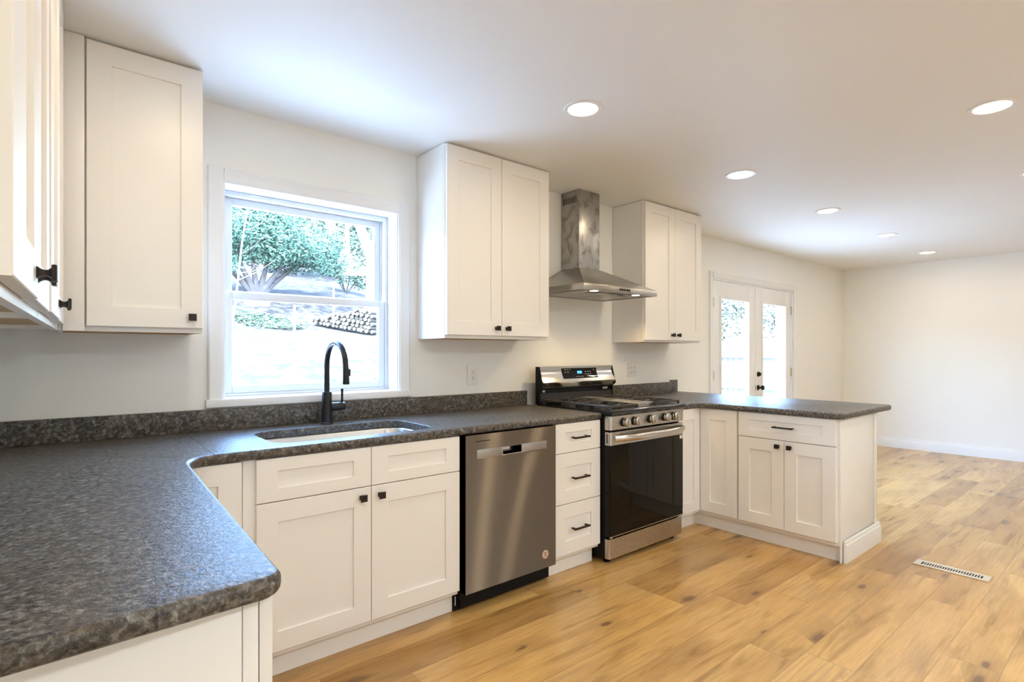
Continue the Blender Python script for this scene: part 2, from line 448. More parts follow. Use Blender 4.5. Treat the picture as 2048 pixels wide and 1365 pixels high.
obj('jamb_lining', bm, 'trim_paint', W, smooth=0)
bm = B()
jx0, jx1 = WX0+t_, WX1-t_
for a, b in ((jx0, jx0+.020), (jx1-.020, jx1)): box(bm, a, b, .112, .20, 1.041, WZ1-t_)
for a, b in ((jx0+.020, jx0+.028), (jx1-.028, jx1-.020)): box(bm, a, b, .150, .20, 1.041, WZ1-t_)
box(bm, jx0+.02, jx1-.02, .112, .20, WZ1-t_-.022, WZ1-t_); box(bm, jx0+.02, jx1-.02, .112, .21, 1.041, 1.055)
obj('window_frame', bm, 'vinyl', W, bevel=.0015)
def sash(name, x0, x1, z0, z1, y0, y1, st, top, bot, parent):
    bm = B()
    box(bm, x0, x0+st, y0, y1, z0, z1); box(bm, x1-st, x1, y0, y1, z0, z1)
    box(bm, x0+st, x1-st, y0, y1, z1-top, z1); box(bm, x0+st, x1-st, y0, y1, z0, z0+bot)
    s = obj(name, bm, 'vinyl', parent, bevel=.003)
    g_ = B(); ym = (y0+y1)/2; box(g_, x0+st-.004, x1-st+.004, ym-.002, ym+.002, z0+bot-.004, z1-top+.004)
    obj('pane', g_, 'clear_glass', s, smooth=0)
    return s
sash('upper_sash', jx0+.0285, jx1-.0285, 1.535, WZ1-t_-.0225, .157, .187, .036, .036, .030, W)
sash('lower_sash', jx0+.0205, jx1-.0205, 1.0555, 1.556, .116, .146, .036, .038, .036, W)

# --- French doors in the recessed wall
bm = B(); casing(bm, DX0+.005, DX1-.005, 0, DZ1-.015, YR, wd=.06)
T1 = struct('trim_1', bm, 'trim_paint', smooth=30)
bm = B(); box(bm, DX0, DX0+.03, YR+.001, .30, .0, DZ1); box(bm, DX1-.03, DX1, YR+.001, .30, .0, DZ1); box(bm, DX0+.03, DX1-.03, YR+.001, .30, DZ1-.03, DZ1)
obj('door_jamb', bm, 'trim_paint', T1, smooth=0)
def french(name, x0, x1, hinge_x, hz):
    D = struct_root(name, ((x0+x1)/2, YR+.02, .01))
    y0, y1 = YR+.012, YR+.056
    gx0, gx1 = x0+.150, x1-.150; gz0, gz1 = .25, 1.815
    bm = B()
    box(bm, x0, gx0, y0, y1, .012, 1.986); box(bm, gx1, x1, y0, y1, .012, 1.986)
    box(bm, gx0, gx1, y0, y1, gz1, 1.986); box(bm, gx0, gx1, y0, y1, .012, gz0)
    obj('door_leaf', bm, 'trim_paint', D, bevel=.002)
    bm = B(); e = .030
    for a, b, c, d in ((gx0-.012, gx0+e*.4, gz0-.012, gz1+.012), (gx1-e*.4, gx1+.012, gz0-.012, gz1+.012), (gx0+e*.4, gx1-e*.4, gz1-e*.4, gz1+.012), (gx0+e*.4, gx1-e*.4, gz0-.012, gz0+e*.4)):
        box(bm, a, b, y0-.010, y0+.012, c, d)
    obj('glazing_bead', bm, 'trim_paint', D, bevel=.004)
    bm = B(); box(bm, gx0, gx1, y0+.018, y0+.024, gz0, gz1); obj('pane', bm, 'clear_glass', D, smooth=0)
    for z in hz:
        bm = B(); lathe(bm, [(.0075, 0), (.0075, .10)], Matrix.Translation((hinge_x, y0-.006, z)), 10)
        obj('hinge', bm, 'nickel', D)
    return D, y0
DL, yd = french('door_1', 2.963, 3.853, 2.966, (1.713, .970, .20))
DR, yd = french('door_2', 3.857, 4.747, 4.744, (1.713, .970, .20))
def yaxis(x, y, z): return Matrix.Translation((x, y, z)) @ Matrix.Rotation(R(90), 4, 'X')   # local z -> -y
bm = B(); lathe(bm, [(.030, 0), (.030, .005), (.024, .010), (.012, .014), (.010, .030), (.016, .036), (.027, .044), (.029, .054), (.025, .064), (.014, .070)], yaxis(3.915, yd, .862), 24)
obj('door_knob', bm, 'black_metal', DR)
bm = B(); lathe(bm, [(.029, 0), (.029, .006), (.024, .014), (.012, .017)], yaxis(3.915, yd, 1.012), 24)
box(bm, 3.909, 3.921, yd-.034, yd-.014, .995, 1.029)
obj('deadbolt', bm, 'black_metal', DR)
bm = B(); box(bm, 3.858, 3.8635, yd-.002, yd+.004, .835, .892); obj('latch_plate', bm, 'black_metal', DR)

# ---------------------------------------------------------------- wall cabinets
def wall_cab(name, label, x0, x1, knob_side, z0=1.335, xb0=None, filler=None, n=2, dz0=1.354, dz1=2.398):
    """box with face frame hung on the back wall; doors between x0 and x1"""
    xb0 = x0-.003 if xb0 is None else xb0
    T = thing(name, label, 'cabinet', ((x0+x1)/2, -.15, z0))
    fy = FU+.0205
    bm = B()
    t = .014
    box(bm, xb0, xb0+t, fy+.019, -.002, z0, CZ-.003); box(bm, x1+.003-t, x1+.003, fy+.019, -.002, z0, CZ-.003)
    box(bm, xb0+t, x1+.003-t, fy+.019, -.002, CZ-.03, CZ-.003)
    obj('cabinet_side', bm, 'cabinet_paint', T, smooth=0)
    bm = B(); box(bm, xb0, x1+.003, fy, fy+.0185, z0, CZ-.003); obj('face_frame', bm, 'cabinet_paint', T, bevel=.001)
    bm = B(); box(bm, xb0+t, x1+.003-t, fy+.019, -.002, z0+.012, z0+.024); box(bm, xb0+t, x1+.003-t, -.012, -.002, z0+.001, z0+.012)
    obj('bottom_panel', bm, 'plywood', T, smooth=0)
    wd = (x1-x0 - (n-1)*.003)/n
    for i in range(n):
        M = BACK(x0+i*(wd+.003), FU, dz0)
        d = door('door', M, wd, dz1-dz0, T)
        a = wd-.040 if knob_side[i] == 'R' else .036
        knob(M, a, .043, d)
    if filler:
        bm = B(); box(bm, filler[0], filler[1], fy-.019, fy-.0005, z0, CZ-.003); obj('filler_strip', bm, 'cabinet_paint', T, bevel=.001)
    return T
wall_cab('wall_cabinet', 'white single-door wall cabinet beside the kitchen window', -2.021, -1.648, 'R', xb0=-2.100, filler=(-2.088, -2.0265), n=1)
wall_cab('wall_cabinet', 'white two-door wall cabinet between the window and the range hood', -.475, .289, 'RL')
wall_cab('wall_cabinet', 'white two-door wall cabinet between the range hood and the glass double doors', 1.288, 2.052, 'RL', dz0=1.350)

# two double cabinets on the left wall (that wall is a little out of square)
LZ = -R(2.225)
def left_cab(label, P, length, far_ext=0):
    T = thing('wall_cabinet', label, 'cabinet', P, rz=LZ)
    px, py, pz = P
    bm = B()
    fx = px-.0205; dp = .27; t = .014; top = CZ-.003
    box(bm, px-dp, fx-.019, py, py+t, pz, top); box(bm, px-dp, fx-.019, py+length-t, py+length, pz, top); box(bm, px-dp, fx-.019, py+t, py+length-t, top-.03, top)
    obj('cabinet_side', bm, 'cabinet_paint', T, smooth=0)
    bm = B(); z1 = top
    for a, b in ((0, .038), (length-.038, length+far_ext)): box(bm, fx-.0185, fx, py+a, py+b, pz, z1)
    box(bm, fx-.0185, fx, py+.038, py+length-.038, pz, pz+.038); box(bm, fx-.0185, fx, py+.038, py+length-.038, z1-.05, z1)
    obj('face_frame', bm, 'cabinet_paint', T, bevel=.001)
    bm = B(); box(bm, px-dp, fx-.019, py+t, py+length-t, pz+.012, pz+.024); obj('bottom_panel', bm, 'plywood', T, smooth=0)
    wd = (length-.006-.003)/2
    for i in range(2):
        M = LEFT(px+(.004 if i == 0 else 0), py+.003+i*(wd+.003), 1.352)
        d = door('door', M, wd, 2.398-1.352, T)
        knob(M, wd-.036 if i == 0 else .036, .043, d)
    return T
P0 = Vector((-2.143, -1.920, 1.335))
LA = .752
dirv = Vector((math.sin(-LZ), math.cos(LZ), 0))
left_cab('white two-door wall cabinet on the side wall, nearest the camera', tuple(P0), LA)
left_cab('white two-door wall cabinet on the side wall, deeper into the corner', tuple(P0 + dirv*(LA+.002)), .735, far_ext=.105)

# ---------------------------------------------------------------- base cabinets
DZ0, DZ1_, DRW0, DRW1 = .122, .690, .694, .857
KY = -.600
def base_box(T, x0, x1, toe=True, fy=FB+.0205):
    bm = B(); t = .014
    box(bm, x0, x0+t, fy+.019, -.004, .10, CB-.001); box(bm, x1-t, x1, fy+.019, -.004, .10, CB-.001)
    box(bm, x0+t, x1-t, fy+.019, -.004, .10, .114); box(bm, x0+t, x1-t, -.012, -.004, .114, CB-.001)
    obj('cabinet_box', bm, 'cabinet_paint', T, smooth=0)
    bm = B(); box(bm, x0, x1, fy, fy+.0185, .10, CB-.001); obj('face_frame', bm, 'cabinet_paint', T, bevel=.001)
    if toe:
        bm = B(); box(bm, x0, x1, KY, KY+.015, .0, .0995); obj('toe_kick', bm, 'cabinet_paint', T)
# sink base
T = thing('sink_base_cabinet', 'white two-door base cabinet under the sink', 'cabinet', (-1.083, -.33, 0))
base_box(T, -1.578, -.6305)
for x0, x1, ks in ((-1.536, -1.0825, 'R'), (-1.0795, -.632, 'L')):
    M = BACK(x0, FB, DRW0); door('false_drawer_front', M, x1-x0, DRW1-DRW0, T, rail=.048)
    M = BACK(x0, FB, DZ0); d = door('door', M, x1-x0, DZ1_-DZ0, T)
    knob(M, (x1-x0)-.042 if ks == 'R' else .038, DZ1_-DZ0-.040, d)
# blind corner base in the left corner
T = thing('corner_base_cabinet', 'white corner base cabinet half hidden by the nearest countertop, beside the sink cabinet', 'cabinet', (-1.83, -.33, 0))
base_box(T, -2.44, -1.580)
M = BACK(-1.800, FB, DZ0); door('door', M, .213, DRW1-DZ0, T)
# base run along the left wall, ends toward the camera
LP = Vector((-1.823, -1.875, 0)); LBZ = -R(2.4)
T = thing('base_cabinet', 'white base cabinet with a plain end panel under the nearest countertop corner', 'cabinet', tuple(LP), rz=LBZ)
px, py, _ = LP
bm = B(); box(bm, px-.60, px-.0245, py+.002, py+1.10, .10, CB-.001); obj('cabinet_box', bm, 'cabinet_paint', T, smooth=0)
bm = B(); box(bm, px-.60, px-.048, py-.004, py+.0015, .0, CB-.001); box(bm, px-.0475, px-.0245, py-.006, py+.0015, .0, CB-.001)
obj('end_panel', bm, 'cabinet_paint', T, bevel=.0015)
bm = B(); box(bm, px-.10, px-.085, py+.002, py+1.10, .0, .0995); obj('toe_kick', bm, 'cabinet_paint', T)
for i in range(2):
    M = LEFT(px, py+.006+i*.545, DZ0); d = door('door', M, .54, DZ1_-DZ0, T); knob(M, .50 if i == 0 else .04, .528, d)
    M = LEFT(px, py+.006+i*.545, DRW0); d = door('drawer', M, .54, DRW1-DRW0, T, rail=.048); pull(M, .27, .082, d)
# drawer stack
T = thing('drawer_cabinet', 'white three-drawer base cabinet between dishwasher and range', 'cabinet', (.188, -.33, 0))
base_box(T, .001, .3745)
for z0, z1, rl in ((DRW0, DRW1, .050), (.4075, DZ1_, .0755), (DZ0, .4035, .0755)):
    M = BACK(.004, FB, z0); d = door('drawer', M, .368, z1-z0, T, rail=rl); pull(M, .184, (z1-z0)/2, d)
# corner cabinet with two angled doors right of the range
XP = 1.450
T = thing('corner_base_cabinet', 'white two-door corner base cabinet between the range and the peninsula', 'cabinet', (1.65, -.33, 0))
bm = B(); box(bm, 1.166, 2.05, FB+.040, -.004, .10, CB-.001); box(bm, XP+.040, 2.05, -.945, FB+.0395, .10, CB-.001); obj('cabinet_box', bm, 'cabinet_paint', T, smooth=0)
bm = B(); box(bm, 1.166, XP+.0395, FB+.0205, FB+.0395, .10, CB-.001); box(bm, XP+.0205, XP+.0395, -.945, FB+.0200, .10, CB-.001); obj('face_frame', bm, 'cabinet_paint', T)
bm = B(); box(bm, 1.166, XP+.0745, KY, KY+.015, 0, .0995); box(bm, XP+.060, XP+.0745, -.945, KY-.0005, 0, .0995); obj('toe_kick', bm, 'cabinet_paint', T)
door('door', BACK(1.172, FB, DZ0), XP-.001-1.172, DRW1-DZ0, T)
door('door', PEN(XP, FB-.001, DZ0), .2735, DRW1-DZ0, T)
# peninsula cabinet
T = thing('peninsula_cabinet', 'white peninsula base cabinet with one drawer over two doors', 'cabinet', (1.76, -1.26, 0))
bm = B(); box(bm, XP+.040, 2.065, -1.573, -.947, .10, CB-.001); obj('cabinet_box', bm, 'cabinet_paint', T, smooth=0)
bm = B(); box(bm, XP+.0205, XP+.0395, -1.573, -.947, .10, CB-.001); obj('face_frame', bm, 'cabinet_paint', T)
bm = B(); box(bm, XP+.060, XP+.0745, -1.573, -.9455, 0, .0995); obj('toe_kick', bm, 'cabinet_paint', T)
PY0, PY1 = -.9575, -1.562
M = PEN(XP, PY0, DRW0); d = door('drawer', M, PY0-PY1, DRW1-DRW0, T, rail=.048); pull(M, (PY0-PY1)/2, .082, d)
wd = (PY0-PY1-.003)/2
for i in range(2):
    M = PEN(XP, PY0-i*(wd+.003), DZ0); d = door('door', M, wd, DZ1_-DZ0, T); knob(M, wd-.036 if i == 0 else .036, DZ1_-DZ0-.036, d)
bm = B(); box(bm, XP+.0215, 2.086, -1.580, -1.5735, .0, CB-.001); box(bm, 2.036, 2.086, -1.586, -1.5805, .0, CB-.001); obj('end_panel', bm, 'cabinet_paint', T, bevel=.001)
bm = B(); box(bm, 2.0655, 2.086, -1.573, .090, .0, CB-.001); obj('back_panel', bm, 'cabinet_paint', T, smooth=0)
pf = [(0,0), (.018,0), (.018,.098), (.016,.106), (.011,.112), (.011,.122), (.006,.130), (0,.130)]
bm = B(); prism(bm, pf, XP+.046, 2.104, lambda a, p, q: (a, -1.5865-p, q)); obj('baseboard', bm, 'cabinet_paint', T, smooth=25)

# ---------------------------------------------------------------- worktops
def arc(cx, cy, r, a0, a1, n):
    return [(cx+r*math.cos(R(a0+(a1-a0)*i/n)), cy+r*math.sin(R(a0+(a1-a0)*i/n))) for i in range(n+1)]
def slab(name, pts, rad, z0, z1, hole=None, hole_r=.004, label=None, group=None, parent=None, bull=.013, normals=None):
    """flat slab; rad(i) scales the rolled edge at each outline point; optional hole"""
    bm = B()
    def loop_normals(P, sgn):
        N = []
        n = len(P)
        for i in range(n):
            a = Vector(P[i-1]); b = Vector(P[i]); c = Vector(P[(i+1) % n])
            d1 = (b-a).normalized(); d2 = (c-b).normalized()
            n1 = Vector((d1.y, -d1.x)); n2 = Vector((d2.y, -d2.x))
            m_ = (n1+n2); m_ = m_.normalized()/max(.35, math.sqrt(max(.05, (1+n1.dot(n2))/2)))
            N.append(m_*sgn)
        return N
    def area(P): return sum(P[i-1][0]*P[i][1]-P[i][0]*P[i-1][1] for i in range(len(P)))
    def build(P, rr, inside):
        ccw = area(P) > 0
        N = loop_normals(P, 1 if ccw else -1)          # outward of its own loop
        for i_, n_ in (normals or {}).items():
            if not inside: N[i_] = Vector(n_)
        if inside: N = [-q for q in N]                 # outward of the stone is into the hole
        steps = [0, 22, 45, 68, 90]
        lv = [(1-math.sin(R(a)), z1, 1-math.cos(R(a))) for a in steps]
        rows = []
        for f, z, dz in lv: rows.append([bm.verts.new((P[i][0]-N[i].x*rr[i]*f, P[i][1]-N[i].y*rr[i]*f, z1-rr[i]*dz)) for i in range(len(P))])
        for f, z, dz in lv[::-1]: rows.append([bm.verts.new((P[i][0]-N[i].x*rr[i]*f, P[i][1]-N[i].y*rr[i]*f, z0+rr[i]*dz)) for i in range(len(P))])
        for a, b in zip(rows, rows[1:]):
            for i in range(len(P)):
                j = (i+1) % len(P)
                try: bm.faces.new((a[i], a[j], b[j], b[i]))
                except ValueError: pass
        return rows[0], rows[-1]
    tops, bots = [], []
    a, b = build(pts, [max(.0004, bull*rad[i]) for i in range(len(pts))], False); tops.append(a); bots.append(b)
    if hole: a, b = build(hole, [hole_r]*len(hole), True); tops.append(a); bots.append(b)
    for loops in (tops, bots):
        ed = []
        for lp in loops:
            for i in range(len(lp)):
                e = bm.edges.get((lp[i-1], lp[i])) or bm.edges.new((lp[i-1], lp[i])); ed.append(e)
        bmesh.ops.triangle_fill(bm, use_beauty=True, edges=ed)
    o = obj(name, bm, 'granite', parent, smooth=50, at=(pts[0][0], pts[0][1], z0))
    if label: tag(o, label, 'countertop', group)
    return o
# left run with the corner: from the seam round the inside corner down to the near end
SX = -1.672
pts = [(XL+.002, -.002, 0), (SX+.010, -.002, 0), (SX-.0055, -.676, 1)]
for i in range(1, 9):
    t2 = i/9.0
    # quadratic curve from the back-run edge into the left-run edge
    a = Vector((SX-.006, -.676)); b = Vector((-1.765, -.682)); c = Vector((-1.7705, -.800))
    q = a*(1-t2)**2 + b*2*t2*(1-t2) + c*t2*t2
    pts.append((q.x, q.y, 1))
pts += [(-1.7705, -.800, 1), (-1.790, -1.30, 1), (-1.8085, -1.845, 1)]
pts += [(x, y, 1) for x, y in arc(-1.8535, -1.860, .045, -5, -80, 7)]
pts += [(-2.10, -1.918, 1), (XL+.002, -1.930, .8)]
slab('countertop', [p[:2] for p in pts], [p[2] for p in pts], CB, CT, label='dark granite countertop nearest the camera, ending in a rounded corner', normals={2: (0, -1)})
# back run with the sink cut-out
def rrect(x0, x1, y0, y1, r, n=6):
    return arc(x1-r, y0+r, r, -90, 0, n) + arc(x1-r, y1-r, r, 0, 90, n) + arc(x0+r, y1-r, r, 90, 180, n) + arc(x0+r, y0+r, r, 180, 270, n)
SNK = (-1.440, -.705, -.585, -.190)
pts = [(SX+.0106, -.002, 0), (SX-.0049, -.676, 1), (.372, -.676, 1), (.382, -.672, 1), (.386, -.660, .7), (.386, -.002, 0)]
slab('countertop', [p[:2] for p in pts], [p[2] for p in pts], CB, CT, hole=rrect(*SNK, .085), label='dark granite countertop under the window, cut out round the sink', normals={1: (0, -1)})
# peninsula top
pts = [(1.152, -.002, 0), (1.152, -.676, .8), (1.325, -.676, 1)]
a = Vector((1.325, -.676)); b = Vector((1.424, -.678)); c = Vector((1.424, -.800))
for i in range(1, 8):
    t2 = i/8; q = a*(1-t2)**2 + b*2*t2*(1-t2) + c*t2*t2; pts.append((q.x, q.y, 1))
pts += [(1.424, -.800, 1)]
pts += [(x, y, 1) for x, y in arc(1.424+.035, -1.612+.035, .035, 180, 270, 5)] + [(x, y, 1) for x, y in arc(2.312-.035, -1.612+.035, .035, 270, 360, 5)]
pts += [(2.300, .0935, .3), (XE+.002, .0935, 0), (XE+.002, -.002, 0)]
slab('countertop', [p[:2] for p in pts], [p[2] for p in pts], CB, CT, label='dark granite countertop over the peninsula beside the range')
# upstands
def upstand(label, x0, x1, y0, y1, z1):
    bm = B(); box(bm, x0, x1, y0, y1, CT+.0005, z1); o = obj('backsplash', bm, 'granite', None, bevel=.0015, at=((x0+x1)/2, y0, CT)); tag(o, label, 'backsplash')
upstand('long dark granite upstand along the wall under the window', XL+.003, .3645, -.0215, -.001, .995)
upstand('short dark granite upstand under the double outlet beside the range', 1.176, 2.064, -.0215, -.001, .995)
upstand('small dark granite upstand stub past the end of the kitchen wall', 2.0645, 2.300, .074, .0945, 1.003)

# ---------------------------------------------------------------- sink and tap
T = thing('sink', 'stainless undermount sink in the counter below the window', 'sink', (-1.0725, -.39, CB))
x0, x1, y0, y1 = SNK
bm = B()
def ring(bm, x0, x1, y0, y1, r, z): return [bm.verts.new((x, y, z)) for x, y in rrect(x0, x1, y0, y1, r)]
rows = [ring(bm, x0-.02, x1+.02, y0-.02, y1+.02, .10, CB-.0015), ring(bm, x0+.000, x1-.000, y0+.000, y1-.000, .085, CB-.0015), ring(bm, x0+.004, x1-.004, y0+.004, y1-.004, .082, CB-.008),
        ring(bm, x0+.012, x1-.012, y0+.012, y1-.012, .075, CB-.175), ring(bm, x0+.030, x1-.030, y0+.030, y1-.030, .065, CB-.20)]
for a, b in zip(rows, rows[1:]):
    for i in range(len(a)): bm.faces.new((a[i], a[(i+1) % len(a)], b[(i+1) % len(a)], b[i]))
bm.faces.new(rows[-1])
obj('basin', bm, 'sink_steel', T, smooth=60)
bm = B(); lathe(bm, [(.055, 0), (.055, .003), (.042, .004), (.040, .001), (.012, .001), (.010, .006)], Matrix.Translation((-1.0725, -.36, CB-.1995)), 24); obj('drain', bm, 'steel_bright', T)

FX, FY = -1.058, -.108
T = thing('faucet', 'matte black gooseneck pull-down faucet behind the sink', 'faucet', (FX, FY, CT))
bm = B(); Zt = Matrix.Translation((FX, FY, CT+.0005))
lathe(bm, [(.0305, 0), (.0305, .006), (.028, .009), (.0265, .010)], Zt, 28); obj('base_ring', bm, 'black_metal', T)
bm = B(); lathe(bm, [(.0262, .010), (.0258, .06), (.0245, .10), (.0245, .158), (.0235, .1605), (.014, .1605)], Zt, 28); obj('body', bm, 'black_metal', T)
bm = B()
zt, rr_ = 1.190, .117
pp = [(FX, FY, 1.055), (FX, FY, 1.10), (FX, FY, 1.15), (FX, FY, zt)]
for i in range(1, 13): a = math.pi*i/13.0; pp.append((FX, FY-rr_+rr_*math.cos(a), zt+rr_*math.sin(a)*.98))
pp += [(FX, FY-2*rr_-.002, zt-.006)]
tube(bm, pp, .0133, 18); obj('spout', bm, 'black_metal', T, smooth=60)
bm = B(); ye = FY-2*rr_-.003
tube(bm, [(FX, ye, zt-.005), (FX, ye-.001, zt-.02), (FX, ye-.002, zt-.055), (FX, ye-.003, 1.112), (FX, ye-.003, 1.106)], [.0135, .0142, .0152, .0158, .0140], 18)
box(bm, FX+.010, FX+.019, ye-.010, ye+.004, 1.145, 1.178)
obj('spray_head', bm, 'black_metal', T, smooth=60)
bm = B(); lathe(bm, [(.0215, .018), (.0215, .062), (.0200, .0625), (.0200, .0650), (.0215, .0655), (.0215, .090), (.0195, .0925)], Matrix.Translation((FX, FY, .981)) @ Matrix.Rotation(R(90), 4, 'Y'), 24); obj('valve_body', bm, 'black_metal', T)
bm = B(); tube(bm, [(FX+.079, FY, .998), (FX+.079, FY-.001, 1.03), (FX+.078, FY-.004, 1.072)], [.0062, .0058, .0066], 12); obj('lever', bm, 'black_metal', T)

# ---------------------------------------------------------------- dishwasher
T = thing('dishwasher', 'stainless steel dishwasher between sink cabinet and drawers', 'dishwasher', (-.313, -.33, 0))
WX = (-.611, -.015); FD = -.688
bm = B(); box(bm, -.606, -.022, -.640, -.02, .02, .852); obj('body', bm, 'black_plastic', T, smooth=0)
# door skin with a real pocket: build the front as strips round the recess
PX0, PX1, PZ0, PZ1 = -.386, -.262, .745, .781
bm = B(); yb = -.6405
for a, b, c, d in ((WX[0], PX0, .100, .858), (PX1, WX[1], .100, .858), (PX0, PX1, .100, PZ0), (PX0, PX1, PZ1, .858)):
    box(bm, a, b, FD, yb-.001, c, d)
bmesh.ops.remove_doubles(bm, verts=bm.verts, dist=1e-5)
obj('door', bm, 'dishwasher_steel', T, smooth=0)
for q in ((-.545, PX0-.001, FD-.0012, FD, .740, .784), (PX1+.001, -.085, FD-.0012, FD, .740, .784)):
    bm = B(); box(bm, *q); obj('handle_band', bm, 'band_steel', T, bevel=.0004)
bm = B()
q = ((PX0, PX1, PZ0, PZ1))
box(bm, PX0+.0005, PX1-.0005, yb+.0005-.002, yb+.001, PZ0, PZ1)
for a, b, c, d in ((PX0-.001, PX1+.001, PZ0-.004, PZ0), (PX0-.004, PX0-.0002, PZ0-.004, PZ1+.002), (PX1+.0002, PX1+.004, PZ0-.004, PZ1+.002)): box(bm, a, b, FD-.0025, FD+.03, c, d)
obj('pocket_handle', bm, 'steel_bright', T)
bm = B(); box(bm, -.552, -.464, FD-.0008, FD-.0001, .8235, .8275); obj('vent_slot', bm, 'dark_gap', T)
bm = B(); lathe(bm, [(.0225, 0), (.0225, .0006)], yaxis(-.092, FD, .173), 32); st_ = obj('sticker', bm, 'sticker', T); st_['label'] = 'round tan paper sticker low on the door'
bm = B()
for dz, hw in ((.0115, .011), (.0055, .0145), (-.001, .010), (-.010, .015)): box(bm, -.092-hw, -.092+hw, FD-.0012, FD-.0006, .173+dz-.0016, .173+dz+.0010)
obj('sticker_print', bm, 'sticker_ink', st_)
bm = B(); box(bm, -.628, -.003, -.612, -.6, .004, .100); obj('toe_panel', bm, 'black_plastic', T)
bm = B(); box(bm, -.622, -.618, -.6128, -.6122, .028, .072); obj('rating_label', bm, 'white_plastic', T)
bm = B(); box(bm, -.628, -.612, -.60, -.05, .10, .8585); box(bm, -.014, -.001, -.60, -.05, .10, .8585); box(bm, -.628, -.001, -.60, -.55, .853, .859); obj('gap_shade', bm, 'dark_gap', T)  # dark strips standing in for the shade in the gaps round the dishwasher

# ---------------------------------------------------------------- gas range
RX0, RX1 = .3895, 1.1475; RC = (RX0+RX1)/2
T = thing('gas_range', 'stainless steel freestanding gas range with black oven door', 'range', (RC, -.40, 0))
bm = B(); box(bm, RX0+.002, RX1-.002, -.690, -.095, .035, .880); obj('body', bm, 'black_plastic', T, bevel=.002)
for sx in (RX0+.05, RX1-.05):
    for y_ in (-.66, -.16):
        bm = B(); lathe(bm, [(.022, 0), (.022, .008), (.012, .010), (.012, .036)], Matrix.Translation((sx, y_, 0)), 14); obj('foot', bm, 'black_plastic', T)
# storage drawer
def rounded_front(bm, x0, x1, yb, yf, z0, z1, r=.014):
    pf = [(x0, yb)] + [(x, y) for x, y in arc(x0+r, yf+r, r, 180, 270, 5)] + [(x, y) for x, y in arc(x1-r, yf+r, r, 270, 360, 5)] + [(x1, yb)]
    prism(bm, pf, z0, z1, lambda a, p, q: (p, q, a))
bm = B(); rounded_front(bm, RX0, RX1, -.6905, -.722, .034, .150); obj('storage_drawer', bm, 'steel', T)
# oven door
bm = B(); rounded_front(bm, RX0+.001, RX1-.001, -.6905, -.730, .170, .706, .010); dr = obj('oven_door', bm, 'oven_glass', T)
bm = B(); rounded_front(bm, RX0+.001, RX1-.001, -.6905, -.731, .7065, .784, .014)
obj('door_top_rail', bm, 'steel', dr)
bm = B(); box(bm, RX0+.0115, RX0+.0125, -.7185, -.7155, .718, .774); box(bm, RX0+.0004, RX0+.0012, -.712, -.707, .718, .774); box(bm, RX0+.0004, RX0+.0012, -.704, -.699, .718, .774); obj('vent_slit', bm, 'dark_gap', dr)
bm = B(); n_ = 16; pa, pb = [], []
hx0, hx1 = RX0+.030, RX1-.006
for i in range(n_+1):
    t2 = i/n_; x = hx0+(hx1-hx0)*t2; bow = .052*(1-(2*t2-1)**4)
    pa.append((x, -.734-bow))
secs = []
for x, y in pa:
    secs.append([bm.verts.new((x, y+dy, .748+dz)) for dy, dz in ((.006, -.017), (-.004, -.0185), (-.011, -.012), (-.0125, 0), (-.011, .012), (-.004, .0185), (.006, .017))])
for a, b in zip(secs, secs[1:]):
    for i in range(7): bm.faces.new((a[i], a[(i+1) % 7], b[(i+1) % 7], b[i]))
bm.faces.new(secs[0]); bm.faces.new(secs[-1][::-1])
obj('door_handle', bm, 'steel_handle', dr)
bm = B(); box(bm, RX0+.012, RX1-.012, -.7315, -.7302, .165, .1705); lathe(bm, [(.009, 0), (.009, .012)], Matrix.Translation((RX0+.016, -.722, .158)), 12); lathe(bm, [(.009, 0), (.009, .012)], Matrix.Translation((RX1-.016, -.722, .158)), 12)
obj('bottom_trim', bm, 'steel', dr)
bm = B(); box(bm, RX1-.046, RX1-.022, -.7308, -.7301, .678, .700); box(bm, RX1-.016, RX1-.004, -.7312, -.7301, .676, .704); obj('hang_tag', bm, 'white_plastic', dr)
bm = B(); box(bm, RX1-.012, RX1-.002, -.7312, -.7301, .185, .205); obj('corner_guard', bm, 'white_plastic', dr)
# control panel with knobs
bm = B(); rounded_front(bm, RX0-.001, RX1+.001, -.6905, -.733, .797, .8785, .016); obj('control_panel', bm, 'steel', T)
for dx in (-.262, -.160, .0, .152, .248):
    bm = B(); K = yaxis(RC+dx, -.733, .838)
    lathe(bm, [(.0265, 0), (.0265, .004), (.023, .007)], K, 28); kb = obj('burner_knob', bm, 'black_plastic', T)
    bm = B(); lathe(bm, [(.0185, .007), (.0195, .014), (.0250, .016), (.0262, .020), (.0255, .038), (.0235, .041), (.0, .041)], K, 28, cap=False)
    box(bm, -.005, .005, -.022, .022, .040, .047, K)
    obj('knob_cap', bm, 'steel_handle', kb, bevel=.0008)
